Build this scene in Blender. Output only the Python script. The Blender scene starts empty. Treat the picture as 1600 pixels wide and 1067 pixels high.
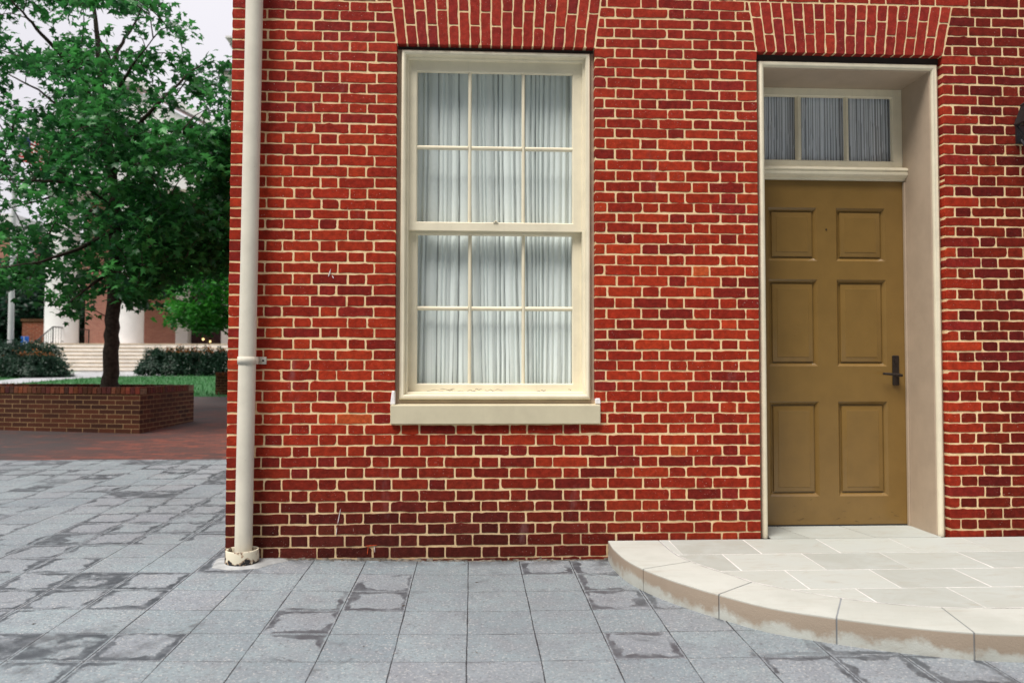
import bpy, bmesh, math, random
import numpy as np
from mathutils import Vector
R = math.radians
random.seed(11); RNG = np.random.default_rng(7)
S = bpy.context.scene
COL = S.collection

# ---------------- camera ----------------
F_PX = 1207.0
cam = bpy.data.cameras.new('camera'); cam.sensor_width = 36.0; cam.lens = F_PX/1600*36
cam.clip_end = 2000; cam.clip_start = 0.05
co = bpy.data.objects.new('camera', cam); COL.objects.link(co)
yaw = math.atan(62/F_PX); pit = math.atan(41/F_PX); rol = R(0.1)
fw = Vector((math.sin(yaw)*math.cos(pit), math.cos(yaw)*math.cos(pit), math.sin(pit)))
rt = Vector((math.cos(yaw), -math.sin(yaw), 0)); up = rt.cross(fw)
r2 = math.cos(rol)*rt + math.sin(rol)*up; u2 = math.cos(rol)*up - math.sin(rol)*rt
from mathutils import Matrix
m = Matrix((r2, u2, -fw)).transposed().to_4x4(); m.translation = Vector((0, -4.70, 1.175))
co.matrix_world = m
cam.dof.use_dof = True; cam.dof.focus_distance = 4.85; cam.dof.aperture_fstop = 2.2
S.camera = co

def AT(px, py, Y):
    """point of the photograph carried out to the distance Y: its own x and z there"""
    r = fw+r2*((px-800)/F_PX)-u2*((py-533.5)/F_PX); t = (Y+4.70)/r.y
    return r.x*t, 1.175+r.z*t

# ---------------- world, sun, exposure ----------------
SUN_DIR = Vector((-0.38, -0.45, 1.0)).normalized()      # towards the sun, behind thin cloud
W = bpy.data.worlds.new('World'); S.world = W; W.use_nodes = True
nt = W.node_tree; nt.nodes.clear()
out = nt.nodes.new('ShaderNodeOutputWorld'); bg = nt.nodes.new('ShaderNodeBackground')
sky = nt.nodes.new('ShaderNodeTexSky'); sky.sky_type = 'NISHITA'; sky.sun_disc = False
sky.sun_elevation = math.asin(SUN_DIR.z); sky.sun_rotation = math.atan2(SUN_DIR.x, SUN_DIR.y)
sky.dust_density = 4
mx = nt.nodes.new('ShaderNodeMix'); mx.data_type = 'RGBA'; mx.inputs['Factor'].default_value = 0.86
tc = nt.nodes.new('ShaderNodeTexCoord'); ns = nt.nodes.new('ShaderNodeTexNoise'); ns.inputs['Scale'].default_value = 2.2
ns.inputs['Detail'].default_value = 5
cr = nt.nodes.new('ShaderNodeValToRGB')
cr.color_ramp.elements[0].position = .3; cr.color_ramp.elements[0].color = (8.0, 7.75, 8.15, 1)
cr.color_ramp.elements[1].position = .7; cr.color_ramp.elements[1].color = (8.9, 8.6, 9.0, 1)
nt.links.new(tc.outputs['Generated'], ns.inputs['Vector']); nt.links.new(ns.outputs['Fac'], cr.inputs['Fac'])
nt.links.new(sky.outputs[0], mx.inputs['A']); nt.links.new(cr.outputs[0], mx.inputs['B'])
# overcast: brighter towards the zenith
sx_ = nt.nodes.new('ShaderNodeSeparateXYZ'); nt.links.new(tc.outputs['Generated'], sx_.inputs[0])
gm = nt.nodes.new('ShaderNodeMath'); gm.operation = 'MULTIPLY_ADD'; gm.use_clamp = False
mxz = nt.nodes.new('ShaderNodeMath'); mxz.operation = 'MAXIMUM'; mxz.inputs[1].default_value = 0.0
nt.links.new(sx_.outputs['Z'], mxz.inputs[0]); nt.links.new(mxz.outputs[0], gm.inputs[0]); gm.inputs[1].default_value = .45; gm.inputs[2].default_value = 1.0
# added dimming of the unseen low sky on the street side (-Y), deepens recess shade
ay = nt.nodes.new('ShaderNodeMapRange'); ay.interpolation_type = 'SMOOTHSTEP'; nt.links.new(sx_.outputs['Y'], ay.inputs['Value'])
ay.inputs['From Min'].default_value = -.50; ay.inputs['From Max'].default_value = .05; ay.inputs['To Min'].default_value = .08; ay.inputs['To Max'].default_value = 1.0
az_ = nt.nodes.new('ShaderNodeMapRange'); az_.interpolation_type = 'SMOOTHSTEP'; nt.links.new(sx_.outputs['Z'], az_.inputs['Value'])
az_.inputs['From Min'].default_value = .42; az_.inputs['From Max'].default_value = .85; az_.inputs['To Min'].default_value = 0.0; az_.inputs['To Max'].default_value = 1.0
ab = nt.nodes.new('ShaderNodeMath'); ab.operation = 'MAXIMUM'; nt.links.new(ay.outputs[0], ab.inputs[0]); nt.links.new(az_.outputs[0], ab.inputs[1])
gm2 = nt.nodes.new('ShaderNodeMath'); gm2.operation = 'MULTIPLY'; nt.links.new(gm.outputs[0], gm2.inputs[0]); nt.links.new(ab.outputs[0], gm2.inputs[1]); gm = gm2
vm = nt.nodes.new('ShaderNodeVectorMath'); vm.operation = 'SCALE'
nt.links.new(mx.outputs['Result'], vm.inputs[0]); nt.links.new(gm.outputs[0], vm.inputs['Scale'])
nt.links.new(vm.outputs[0], bg.inputs['Color']); bg.inputs['Strength'].default_value = 0.1
nt.links.new(bg.outputs[0], out.inputs['Surface'])
sl = bpy.data.lights.new('sun', 'SUN'); sl.energy = 4.1; sl.angle = R(26); sl.color = (1, .95, .88)
so = bpy.data.objects.new('sun', sl); COL.objects.link(so)
so.rotation_euler = SUN_DIR.to_track_quat('Z', 'Y').to_euler()
S.view_settings.view_transform = 'Standard'; S.view_settings.look = 'None'
S.view_settings.exposure = 0.0; S.view_settings.gamma = 1.0

# ---------------- material helpers ----------------
class G:
    def __init__(s, name):
        s.m = bpy.data.materials.new(name); s.m.use_nodes = True
        s.t = s.m.node_tree; s.t.nodes.clear()
        s.o = s.t.nodes.new('ShaderNodeOutputMaterial'); s.b = s.t.nodes.new('ShaderNodeBsdfPrincipled')
        s.t.links.new(s.b.outputs[0], s.o.inputs[0])
        s.c = s.t.nodes.new('ShaderNodeTexCoord').outputs['Object']
    def n(s, ty, **k):
        n = s.t.nodes.new(ty)
        for a, b in k.items(): setattr(n, a, b)
        return n
    def put(s, sock, v):
        if isinstance(v, bpy.types.NodeSocket): s.t.links.new(v, sock)
        else:
            if sock.type == 'RGBA' and len(v) == 3: v = (*v, 1)
            sock.default_value = v
    def math(s, op, a, b=0.0, c=0.0, clamp=False):
        n = s.n('ShaderNodeMath', operation=op, use_clamp=clamp)
        s.put(n.inputs[0], a); s.put(n.inputs[1], b); s.put(n.inputs[2], c); return n.outputs[0]
    def mix(s, f, a, b, mode='MIX'):
        n = s.n('ShaderNodeMix', data_type='RGBA', blend_type=mode)
        s.put(n.inputs['Factor'], f); s.put(n.inputs['A'], a); s.put(n.inputs['B'], b); return n.outputs['Result']
    def noise(s, scale, detail=4, rough=.55, vec=None, dist=0.0, col=False):
        n = s.n('ShaderNodeTexNoise'); s.put(n.inputs['Vector'], vec or s.c)
        n.inputs['Scale'].default_value = scale; n.inputs['Detail'].default_value = detail
        n.inputs['Roughness'].default_value = rough; n.inputs['Distortion'].default_value = dist
        return n.outputs['Color' if col else 'Fac']
    def ramp(s, f, a, b, ca=0.0, cb=1.0):
        n = s.n('ShaderNodeMapRange'); s.put(n.inputs['Value'], f)
        n.inputs['From Min'].default_value = a; n.inputs['From Max'].default_value = b
        n.inputs['To Min'].default_value = ca; n.inputs['To Max'].default_value = cb
        n.interpolation_type = 'SMOOTHSTEP'; return n.outputs[0]
    def scaled(s, v):
        n = s.n('ShaderNodeMapping'); s.put(n.inputs['Vector'], s.c); n.inputs['Scale'].default_value = v
        return n.outputs[0]
    def bump(s, h, dist=.002, strength=1.0):
        n = s.n('ShaderNodeBump'); n.inputs['Strength'].default_value = strength
        n.inputs['Distance'].default_value = dist; s.put(n.inputs['Height'], h)
        s.t.links.new(n.outputs[0], s.b.inputs['Normal'])
    def set(s, **k):
        for a, v in k.items(): s.put(s.b.inputs[a.replace('_', ' ')], v)
        return s.m

def simple(name, col, rough=.6, spread=.12, nscale=8, bumpd=.001, bscale=120, spec=.4, metal=0.0):
    g = G(name)
    a = tuple(c*(1-spread) for c in col); b = tuple(min(1, c*(1+spread)) for c in col)
    f = g.ramp(g.noise(nscale, 5), .3, .7)
    g.set(Base_Color=g.mix(f, a, b), Roughness=rough, Metallic=metal)
    g.b.inputs['Specular IOR Level'].default_value = spec
    if bumpd: g.bump(g.noise(bscale, 3), bumpd, .6)
    return g.m

def mat_brick(name='fired_brick', white=True):
    g = G(name)
    at = g.n('ShaderNodeAttribute', attribute_name='Col').outputs['Color']
    n1 = g.ramp(g.noise(26, 6, .65), .3, .75, .72, 1.22)
    c = g.mix(1.0, at, g.n('ShaderNodeCombineColor').outputs[0], 'MULTIPLY')
    cc = g.n('ShaderNodeCombineXYZ'); [g.put(cc.inputs[i], n1) for i in range(3)]
    c = g.mix(1.0, at, cc.outputs[0], 'MULTIPLY')
    sp = g.ramp(g.noise(330, 2, .5), .30, .38, .45, 1.0)          # dark pits
    c2 = g.n('ShaderNodeCombineXYZ'); [g.put(c2.inputs[i], sp) for i in range(3)]
    c = g.mix(.5, c, g.mix(1.0, c, c2.outputs[0], 'MULTIPLY'))
    ws = g.ramp(g.noise(135, 2, .5), .70, .75)                    # pale grains in the clay
    gate = g.ramp(g.noise(3.1, 3, .6), .42, .62)
    c = g.mix(g.math('MULTIPLY', ws, g.math('MULTIPLY', gate, .75)), c, (.72, .55, .48))
    if white:                                                       # lime bloom washed down the wall
        bl = g.ramp(g.noise(1.0, 5, .62, g.scaled((5.2, 1, 1.5))), .62, .84, 0, .22)
        c = g.mix(bl, c, (.62, .42, .42))
    g.set(Base_Color=c, Roughness=g.ramp(g.noise(60, 3), .3, .7, .7, .92))
    g.b.inputs['Specular IOR Level'].default_value = .12
    g.bump(g.math('ADD', g.noise(150, 5, .7), g.math('MULTIPLY', g.noise(22, 3), 1.4)), .0028, .9)
    return g.m

def mat_mortar(name='lime_mortar', a=(.80, .565, .30), b=(.94, .72, .43)):
    g = G(name)
    f = g.ramp(g.noise(14, 6, .6), .28, .72)
    c = g.mix(f, a, b)
    # soil splash low down and black damp line
    z = g.n('ShaderNodeSeparateXYZ'); g.put(z.inputs[0], g.c)
    lo = g.math('MULTIPLY', g.ramp(z.outputs['Z'], .02, .5, .55, 0), g.ramp(g.noise(5, 5), .35, .7, .35, 1))
    c = g.mix(lo, c, (.20, .135, .09))
    d = g.math('MULTIPLY', g.ramp(g.noise(30, 5, .65), .56, .72), .40)
    c = g.mix(d, c, (.22, .14, .09))
    g.set(Base_Color=c, Roughness=.95); g.b.inputs['Specular IOR Level'].default_value = .15
    g.bump(g.noise(240, 4, .7), .002, .9)
    return g.m

def mat_wallbrick(name, c1, c2, mo, sx=.22, sz=.0667, axis='XZ', msize=.010, dark=.5):
    g = G(name)
    sp = g.n('ShaderNodeSeparateXYZ'); g.put(sp.inputs[0], g.c)
    cb = g.n('ShaderNodeCombineXYZ')
    if axis == 'XZ': g.put(cb.inputs[0], g.math('ADD', sp.outputs['X'], sp.outputs['Y'])); g.put(cb.inputs[1], sp.outputs['Z'])
    else: g.put(cb.inputs[0], sp.outputs['X']); g.put(cb.inputs[1], sp.outputs['Y'])
    b = g.n('ShaderNodeTexBrick'); g.put(b.inputs['Vector'], cb.outputs[0])
    b.inputs['Scale'].default_value = 1; b.inputs['Mortar Size'].default_value = msize/2
    b.inputs['Brick Width'].default_value = sx; b.inputs['Row Height'].default_value = sz
    b.inputs['Mortar Smooth'].default_value = .25; b.inputs['Bias'].default_value = 0
    g.put(b.inputs['Color1'], c1); g.put(b.inputs['Color2'], c2); g.put(b.inputs['Mortar'], mo)
    f = g.ramp(g.noise(1.6, 5, .65), .3, .72, 0, dark)
    c = g.mix(f, b.outputs['Color'], tuple(x*.45 for x in c1))
    f2 = g.ramp(g.noise(40, 4), .3, .7, 0, .3)
    c = g.mix(f2, c, tuple(x*.6 for x in c1))
    g.set(Base_Color=c, Roughness=.9); g.b.inputs['Specular IOR Level'].default_value = .2
    g.bump(g.math('SUBTRACT', g.noise(60, 4), g.math('MULTIPLY', b.outputs['Fac'], .8)), .006, .7)
    return g.m

def mat_slab_paving():
    g = G('grey_slab_paving')
    warp = g.n('ShaderNodeVectorMath', operation='MULTIPLY_ADD')
    g.put(warp.inputs[0], g.noise(2.2, 3, col=True)); warp.inputs[1].default_value = (.010, .010, 0)
    g.put(warp.inputs[2], g.c)
    warp2 = g.n('ShaderNodeVectorMath', operation='MULTIPLY_ADD')
    g.put(warp2.inputs[0], g.noise(70, 3, col=True)); warp2.inputs[1].default_value = (.0035, .0035, 0)
    g.put(warp2.inputs[2], warp.outputs[0])
    sp = g.n('ShaderNodeSeparateXYZ'); g.put(sp.inputs[0], warp2.outputs[0])
    x = g.math('DIVIDE', g.math('ADD', sp.outputs['X'], .019+.305*40-.007), .305)
    y = g.math('DIVIDE', g.math('ADD', sp.outputs['Y'], -.018+.302*40-.007), .302)
    fx = g.math('FRACT', x); fy = g.math('FRACT', y); ix = g.math('FLOOR', x); iy = g.math('FLOOR', y)
    ex = g.math('MINIMUM', fx, g.math('SUBTRACT', 1.0, fx)); ey = g.math('MINIMUM', fy, g.math('SUBTRACT', 1.0, fy))
    ed = g.math('MINIMUM', ex, ey)
    idv = g.n('ShaderNodeCombineXYZ'); g.put(idv.inputs[0], ix); g.put(idv.inputs[1], iy)
    wn = g.n('ShaderNodeTexWhiteNoise', noise_dimensions='2D'); g.put(wn.inputs['Vector'], idv.outputs[0])
    r1 = wn.outputs['Value']; rs = g.n('ShaderNodeSeparateColor'); g.put(rs.inputs[0], wn.outputs['Color'])
    # slab tone
    tone = g.mix(r1, (.210, .268, .298), (.310, .372, .395))
    tone = g.mix(g.math('MULTIPLY', g.math('GREATER_THAN', rs.outputs[0], .66), .55), tone, (.245, .250, .290))
    tone = g.mix(g.ramp(g.noise(1.1, 4), .35, .7, 0, .5), tone, (.28, .345, .355))
    tone = g.mix(g.ramp(g.noise(9, 5, .6), .35, .72, 0, .6), tone, (.215, .225, .255))
    tone = g.mix(g.ramp(g.noise(3.3, 5, .65), .45, .75, 0, .45), tone, (.24, .235, .245))
    tone = g.mix(g.ramp(g.noise(62, 4, .65), .40, .68, 0, .62), tone, (.170, .192, .210))
    gr = g.ramp(g.noise(88, 3, .6), .56, .66, 0, .75); tone = g.mix(gr, tone, (.50, .50, .49))
    gd = g.ramp(g.noise(74, 3, .6, g.scaled((1, 1, 3))), .58, .68, 0, .75); tone = g.mix(gd, tone, (.10, .10, .11))
    # damp ring inside the slab edge
    x0 = g.n('ShaderNodeSeparateXYZ'); g.put(x0.inputs[0], g.c)
    leftw = g.ramp(x0.outputs['X'], -2.4, .6, .28, -.04)
    cluster = g.ramp(g.noise(.85, 2), .40, .60, -.22, .36)
    on = g.ramp(g.math('ADD', g.math('ADD', r1, cluster), leftw), .76, .86)
    wid = g.math('ADD', g.math('MULTIPLY', g.noise(4.6, 5, .62), .66), -.215)
    e_side = g.math('ADD', ed, g.math('MULTIPLY', g.math('SUBTRACT', g.noise(24, 5, .7), .5), .12))
    ringo = g.ramp(g.math('SUBTRACT', wid, e_side), -.022, .026)
    ringi = g.ramp(g.math('ADD', e_side, g.math('MULTIPLY', rs.outputs[0], .02)), .035, .058)
    ring = g.math('MULTIPLY', g.math('MULTIPLY', ringo, ringi), on)
    full = g.math('MULTIPLY', g.ramp(g.math('ADD', rs.outputs[1], leftw), 1.12, 1.16), g.ramp(g.noise(7, 4), .40, .52))
    full = g.math('MULTIPLY', full, g.ramp(ed, .02, .05))
    st = g.math('MAXIMUM', ring, full)
    st = g.math('MULTIPLY', st, g.ramp(g.noise(13, 5, .65), .28, .60, .50, 1.0))
    c = g.mix(st, tone, (.060, .068, .080))
    # joints
    jw = g.ramp(g.noise(3.3, 4, .7), .3, .7, .001, .009)
    jx = g.math('LESS_THAN', ex, g.math('ADD', jw, .0028)); jy = g.math('LESS_THAN', ey, g.math('SUBTRACT', jw, .0004))
    j = g.math('MAXIMUM', jx, jy)
    lo = g.math('MULTIPLY', g.ramp(g.noise(1.9, 6, .72, dist=.8), .56, .68), g.ramp(g.noise(11, 5, .7), .40, .60))
    c = g.mix(g.math('MULTIPLY', lo, .75), c, (.085, .092, .10))
    big = g.ramp(g.noise(.45, 4, .6), .35, .68, 0, .30); c = g.mix(big, c, (.13, .145, .165))
    ft = g.math('MULTIPLY', g.math('MULTIPLY', g.ramp(x0.outputs['Y'], -.16, -.0, 0, .75), g.ramp(x0.outputs['X'], -1.55, -1.40)), g.ramp(g.noise(7, 5, .7), .38, .62))  # grime with contact shadow painted in along the wall foot
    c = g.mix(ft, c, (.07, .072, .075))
    c = g.mix(g.math('MULTIPLY', j, .95), c, (.022, .023, .027))
    g.set(Base_Color=c, Roughness=g.mix(st, (.72,)*3, (.38,)*3))
    g.b.inputs['Specular IOR Level'].default_value = .35
    h = g.math('SUBTRACT', g.math('MULTIPLY', g.noise(260, 4, .7), .35), g.math('MULTIPLY', j, 1.5))
    h = g.math('ADD', h, g.math('MULTIPLY', rs.outputs[2], 1.0))
    g.bump(h, .003, .8)
    return g.m

def mat_leaf(name, dark, lite, gloss=.42):
    g = G(name)
    at = g.n('ShaderNodeAttribute', attribute_name='Col').outputs['Fac']
    c = g.mix(at, dark, lite)
    g.set(Base_Color=c, Roughness=gloss); g.b.inputs['Specular IOR Level'].default_value = .38
    tr = g.n('ShaderNodeBsdfTranslucent'); g.put(tr.inputs['Color'], g.mix(.5, c, lite))
    mxs = g.n('ShaderNodeMixShader'); mxs.inputs[0].default_value = .38
    g.t.links.new(g.b.outputs[0], mxs.inputs[1]); g.t.links.new(tr.outputs[0], mxs.inputs[2])
    g.t.links.new(mxs.outputs[0], g.o.inputs[0])
    return g.m

def mat_glass(name='window_glass', tint=(.985, 1.0, 1.0)):
    g = G(name)
    tp = g.n('ShaderNodeBsdfTransparent'); g.put(tp.inputs[0], tint)
    gl = g.n('ShaderNodeBsdfGlossy'); gl.inputs['Roughness'].default_value = .02
    nb = g.n('ShaderNodeBump'); nb.inputs['Distance'].default_value = .003; g.put(nb.inputs['Height'], g.noise(4.5, 2))
    g.t.links.new(nb.outputs[0], gl.inputs['Normal'])
    fr = g.n('ShaderNodeFresnel'); bfc = g.n('ShaderNodeNewGeometry').outputs['Backfacing']; g.put(fr.inputs[0], g.math('ADD', 1.5, g.math('MULTIPLY', bfc, 1/1.5-1.5)))
    ms = g.n('ShaderNodeMixShader'); g.put(ms.inputs[0], fr.outputs[0])
    g.t.links.new(tp.outputs[0], ms.inputs[1]); g.t.links.new(gl.outputs[0], ms.inputs[2])
    g.t.links.new(ms.outputs[0], g.o.inputs[0])
    return g.m

def mat_paint(name, col, dirt=.12, rough=.45, streak=True):
    g = G(name)
    f = g.ramp(g.noise(6, 5, .6), .3, .75, 0, 1)
    c = g.mix(f, col, tuple(x*.88 for x in col))
    d = g.ramp(g.noise(1.0, 5, .65, g.scaled((26, 26, 2.2))), .55, .85, 0, dirt*2)
    c = g.mix(d, c, tuple(x*.55 for x in col))
    sp = g.ramp(g.noise(95, 2, .5), .74, .78, 0, .5)
    c = g.mix(sp, c, tuple(x*.35 for x in col))
    g.set(Base_Color=c, Roughness=rough); g.b.inputs['Specular IOR Level'].default_value = .4
    g.bump(g.math('ADD', g.noise(300, 3), g.math('MULTIPLY', g.noise(12, 3), 2.0)), .0007, .8)
    return g.m

def mat_chipped():
    g = G('chipped_iron_paint')
    z = g.n('ShaderNodeSeparateXYZ'); g.put(z.inputs[0], g.c)
    n = g.noise(20, 5, .62)
    f = g.ramp(g.math('ADD', n, g.ramp(z.outputs['Z'], .0, .10, .20, -.03)), .53, .56)
    c = g.mix(f, (.74, .69, .54), (.018, .018, .02))
    r = g.math('MULTIPLY', g.ramp(g.math('ADD', n, g.ramp(z.outputs['Z'], .0, .10, .20, -.03)), .49, .53), g.math('SUBTRACT', 1.0, f))
    c = g.mix(g.math('MULTIPLY', r, .8), c, (.30, .13, .04))
    g.set(Base_Color=c, Roughness=.6); g.bump(g.math('MULTIPLY', f, -1.0), .0015, 1)
    return g.m

M = {}
M['brick'] = mat_brick(); M['mortar'] = mat_mortar()
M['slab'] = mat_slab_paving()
M['cream'] = mat_paint('cream_paint', (.86, .785, .60))
M['sillp'] = mat_paint('sill_paint', (.66, .60, .43), .05)
M['jamb'] = mat_paint('tan_jamb_paint', (.47, .370, .275))
M['olive'] = mat_paint('olive_door_paint', (.225, .132, .036), .08, .30)
M['olive'].node_tree.nodes['Principled BSDF'].inputs['Coat Weight'].default_value = .35
M['olive'].node_tree.nodes['Principled BSDF'].inputs['Coat Roughness'].default_value = .18
M['pipe'] = mat_paint('pipe_paint', (.74, .70, .59), .10, .5)
M['chip'] = mat_chipped()
M['black'] = simple('black_iron', (.018, .019, .022), .4, .2, 20, .0004, 200, .5)
M['dark'] = simple('dark_steel_lintel', (.030, .022, .018), .8)
M['bronze'] = simple('dark_bronze', (.035, .026, .022), .38, .2, 30, .0002, 200, .6, .5)
M['glass'] = mat_glass()
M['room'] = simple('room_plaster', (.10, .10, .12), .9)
M['caulk'] = simple('white_caulk', (.82, .80, .80), .8, .1, 30, .003, 60)
M['white'] = simple('white_painted_masonry', (.84, .83, .84), .7, .05, 1.5, .001, 20)
M['polewhite'] = simple('painted_pole', (.60, .61, .63), .5, .06, 3)
M['gwhite'] = simple('white_concrete_tread', (.88, .88, .88), .85, .1, 2)
M['sroof'] = simple('slate_roof', (.10, .11, .125), .7, .2, 4)
M['soil'] = simple('planter_soil', (.035, .024, .016), .95, .5, 12, .02, 25)
M['bark'] = simple('tree_bark', (.050, .038, .030), .95, .4, 18, .01, 40)
M['conc'] = simple('concrete_path', (.40, .41, .43), .9, .15, 2)
M['pave0'] = mat_wallbrick('red_brick_paving', (.185, .048, .028), (.075, .026, .020), (.035, .025, .022), .2, .1, 'XY', .008, 1.0)
def mat_pave():
    g = G('worn_red_brick_paving')
    sp = g.n('ShaderNodeSeparateXYZ'); g.put(sp.inputs[0], g.c)
    cb = g.n('ShaderNodeCombineXYZ'); g.put(cb.inputs[0], sp.outputs['X']); g.put(cb.inputs[1], sp.outputs['Y'])
    b = g.n('ShaderNodeTexBrick'); g.put(b.inputs['Vector'], cb.outputs[0]); b.inputs['Scale'].default_value = 1
    b.inputs['Mortar Size'].default_value = .004; b.inputs['Brick Width'].default_value = .2; b.inputs['Row Height'].default_value = .1
    g.put(b.inputs['Color1'], (.21, .052, .030)); g.put(b.inputs['Color2'], (.075, .026, .020)); g.put(b.inputs['Mortar'], (.03, .022, .02))
    c = g.mix(g.ramp(g.noise(1.0, 5, .7, g.scaled((1.6, 4.5, 1))), .42, .62, 0, .8), b.outputs['Color'], (.060, .034, .030))
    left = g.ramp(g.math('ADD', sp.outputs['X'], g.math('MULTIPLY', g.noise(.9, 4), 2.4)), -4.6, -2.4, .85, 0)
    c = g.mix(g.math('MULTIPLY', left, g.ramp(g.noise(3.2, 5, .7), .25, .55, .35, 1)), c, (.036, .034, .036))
    c = g.mix(g.ramp(g.noise(18, 4, .7), .62, .72, 0, .4), c, (.30, .10, .06))
    g.set(Base_Color=c, Roughness=.8); g.bump(g.math('SUBTRACT', g.noise(40, 4), b.outputs['Fac']), .004, .7)
    return g.m
M['pave'] = mat_pave()
M['plbrick'] = mat_wallbrick('planter_brick', (.115, .038, .020), (.040, .019, .014), (.36, .24, .12), .21, .0675, 'XZ', .011, .5)
M['farbrick'] = mat_wallbrick('facade_brick', (.55, .25, .19), (.44, .18, .14), (.58, .42, .35), .22, .075, 'XZ', .014, .25)
M['sidebrick'] = mat_wallbrick('house_side_brick', (.36, .035, .022), (.22, .022, .02), (.62, .46, .29), .33, .0655, 'XZ', .010, .3)
M['leaf'] = mat_leaf('maple_leaf', (.006, .065, .022), (.085, .38, .085))
M['leaf2'] = mat_leaf('dogwood_leaf', (.012, .12, .022), (.09, .46, .05))
M['leaf3'] = mat_leaf('far_leaf', (.008, .030, .022), (.022, .080, .040))
M['leafb'] = mat_leaf('shrub_leaf', (.010, .032, .022), (.035, .090, .050))
M['redleaf'] = mat_leaf('russet_new_growth', (.16, .06, .018), (.42, .15, .035))
M['flower'] = simple('pale_flower', (.42, .40, .45), .8)
M['grass'] = mat_leaf('grass_blade', (.028, .12, .038), (.065, .25, .070))

# ---------------- mesh helpers ----------------
def link(name, me, parent=None, mats=()):
    o = bpy.data.objects.new(name, me); COL.objects.link(o)
    for k in mats: me.materials.append(M[k] if isinstance(k, str) else k)
    if parent: o.parent = parent
    return o
def thing(name, label, cat, loc=(0, 0, 0), group=None, rot=0):
    o = bpy.data.objects.new(name, None); COL.objects.link(o); o.location = loc; o.rotation_euler.z = rot
    o['label'] = label; o['category'] = cat
    if group: o['group'] = group
    return o
def part(name, parent, label=None):
    o = bpy.data.objects.new(name, None); COL.objects.link(o); o.parent = parent
    if label: o['label'] = label
    return o
class MB:
    def __init__(s): s.v = []; s.f = []; s.mi = []; s.col = []
    def face(s, idx, mi=0): s.f.append(tuple(idx)); s.mi.append(mi)
    def add(s, vs, fs, mi=0, col=None):
        b = len(s.v); s.v += [tuple(v) for v in vs]
        for f in fs: s.f.append(tuple(b+i for i in f)); s.mi.append(mi)
        if col is not None: s.col += [col]*len(vs)
    def box(s, x0, x1, y0, y1, z0, z1, mi=0, col=None):
        s.add([(x0, y0, z0), (x1, y0, z0), (x1, y1, z0), (x0, y1, z0), (x0, y0, z1), (x1, y0, z1), (x1, y1, z1), (x0, y1, z1)],
              [(0, 3, 2, 1), (4, 5, 6, 7), (0, 1, 5, 4), (1, 2, 6, 5), (2, 3, 7, 6), (3, 0, 4, 7)], mi, col)
    def quad(s, a, b, c, d, mi=0): s.add([a, b, c, d], [(0, 1, 2, 3)], mi)
    def tube(s, pts, rad, n=8, cap=True, mi=0):
        pts = [Vector(p) for p in pts]; rad = rad if hasattr(rad, '__len__') else [rad]*len(pts)
        b = len(s.v); u = None
        for i, p in enumerate(pts):
            d = (pts[min(i+1, len(pts)-1)]-pts[max(i-1, 0)]).normalized()
            if u is None: u = d.orthogonal().normalized()
            else:
                u = (u-d*u.dot(d)).normalized()
            w = d.cross(u)
            for k in range(n):
                a = 2*math.pi*k/n; s.v.append(tuple(p+(u*math.cos(a)+w*math.sin(a))*rad[i]))
        for i in range(len(pts)-1):
            for k in range(n):
                s.face((b+i*n+k, b+i*n+(k+1) % n, b+(i+1)*n+(k+1) % n, b+(i+1)*n+k), mi)
        if cap: s.face([b+k for k in range(n)][::-1], mi); s.face([b+(len(pts)-1)*n+k for k in range(n)], mi)
    def lathe(s, prof, cx, cy, n=32, mi=0, a0=0.0):
        b = len(s.v)
        for r, z in prof:
            for k in range(n):
                a = a0+2*math.pi*k/n; s.v.append((cx+r*math.cos(a), cy+r*math.sin(a), z))
        for i in range(len(prof)-1):
            for k in range(n): s.face((b+i*n+k, b+i*n+(k+1) % n, b+(i+1)*n+(k+1) % n, b+(i+1)*n+k), mi)
    def frame(s, prof, x0, x1, z0, z1, floor=False, mi=0):
        """moulding swept round a rectangle in the XZ plane with mitred corners; prof = (inset, Y)"""
        b = len(s.v); k = 4
        for d, y in prof:
            zb = z0 if floor else z0+d
            s.v += [(x0+d, y, zb), (x0+d, y, z1-d), (x1-d, y, z1-d), (x1-d, y, zb)]
        for i in range(len(prof)-1):
            for j in range(3 if floor else 4):
                a = b+i*4+j; c = b+i*4+(j+1) % 4
                s.face((a, c, c+4, a+4), mi)
        if floor:
            pass
    def build(s, name, parent=None, mats=(), smooth=None, recalc=False):
        me = bpy.data.meshes.new(name); me.from_pydata(s.v, [], s.f)
        me.polygons.foreach_set('material_index', s.mi)
        if s.col:
            while len(s.col) < len(s.v): s.col.append((.5, .5, .5))
            at = me.color_attributes.new('Col', 'FLOAT_COLOR', 'POINT')
            a = np.ones((len(s.v), 4), dtype=np.float32); a[:, :3] = np.array(s.col)
            at.data.foreach_set('color', a.ravel())
        if recalc:
            bm = bmesh.new(); bm.from_mesh(me); bmesh.ops.recalc_face_normals(bm, faces=bm.faces); bm.to_mesh(me); bm.free()
        if smooth is not None:
            me.polygons.foreach_set('use_smooth', [True]*len(me.polygons)); me.set_sharp_from_angle(angle=R(smooth))
        me.update()
        return link(name, me, parent, mats)
def bevel(o, w=.004, seg=2):
    md = o.modifiers.new('bevel', 'BEVEL'); md.width = w; md.segments = seg; md.limit_method = 'ANGLE'; md.angle_limit = R(40)
    return o

def struct(o): o['kind'] = 'structure'; return o

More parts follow.
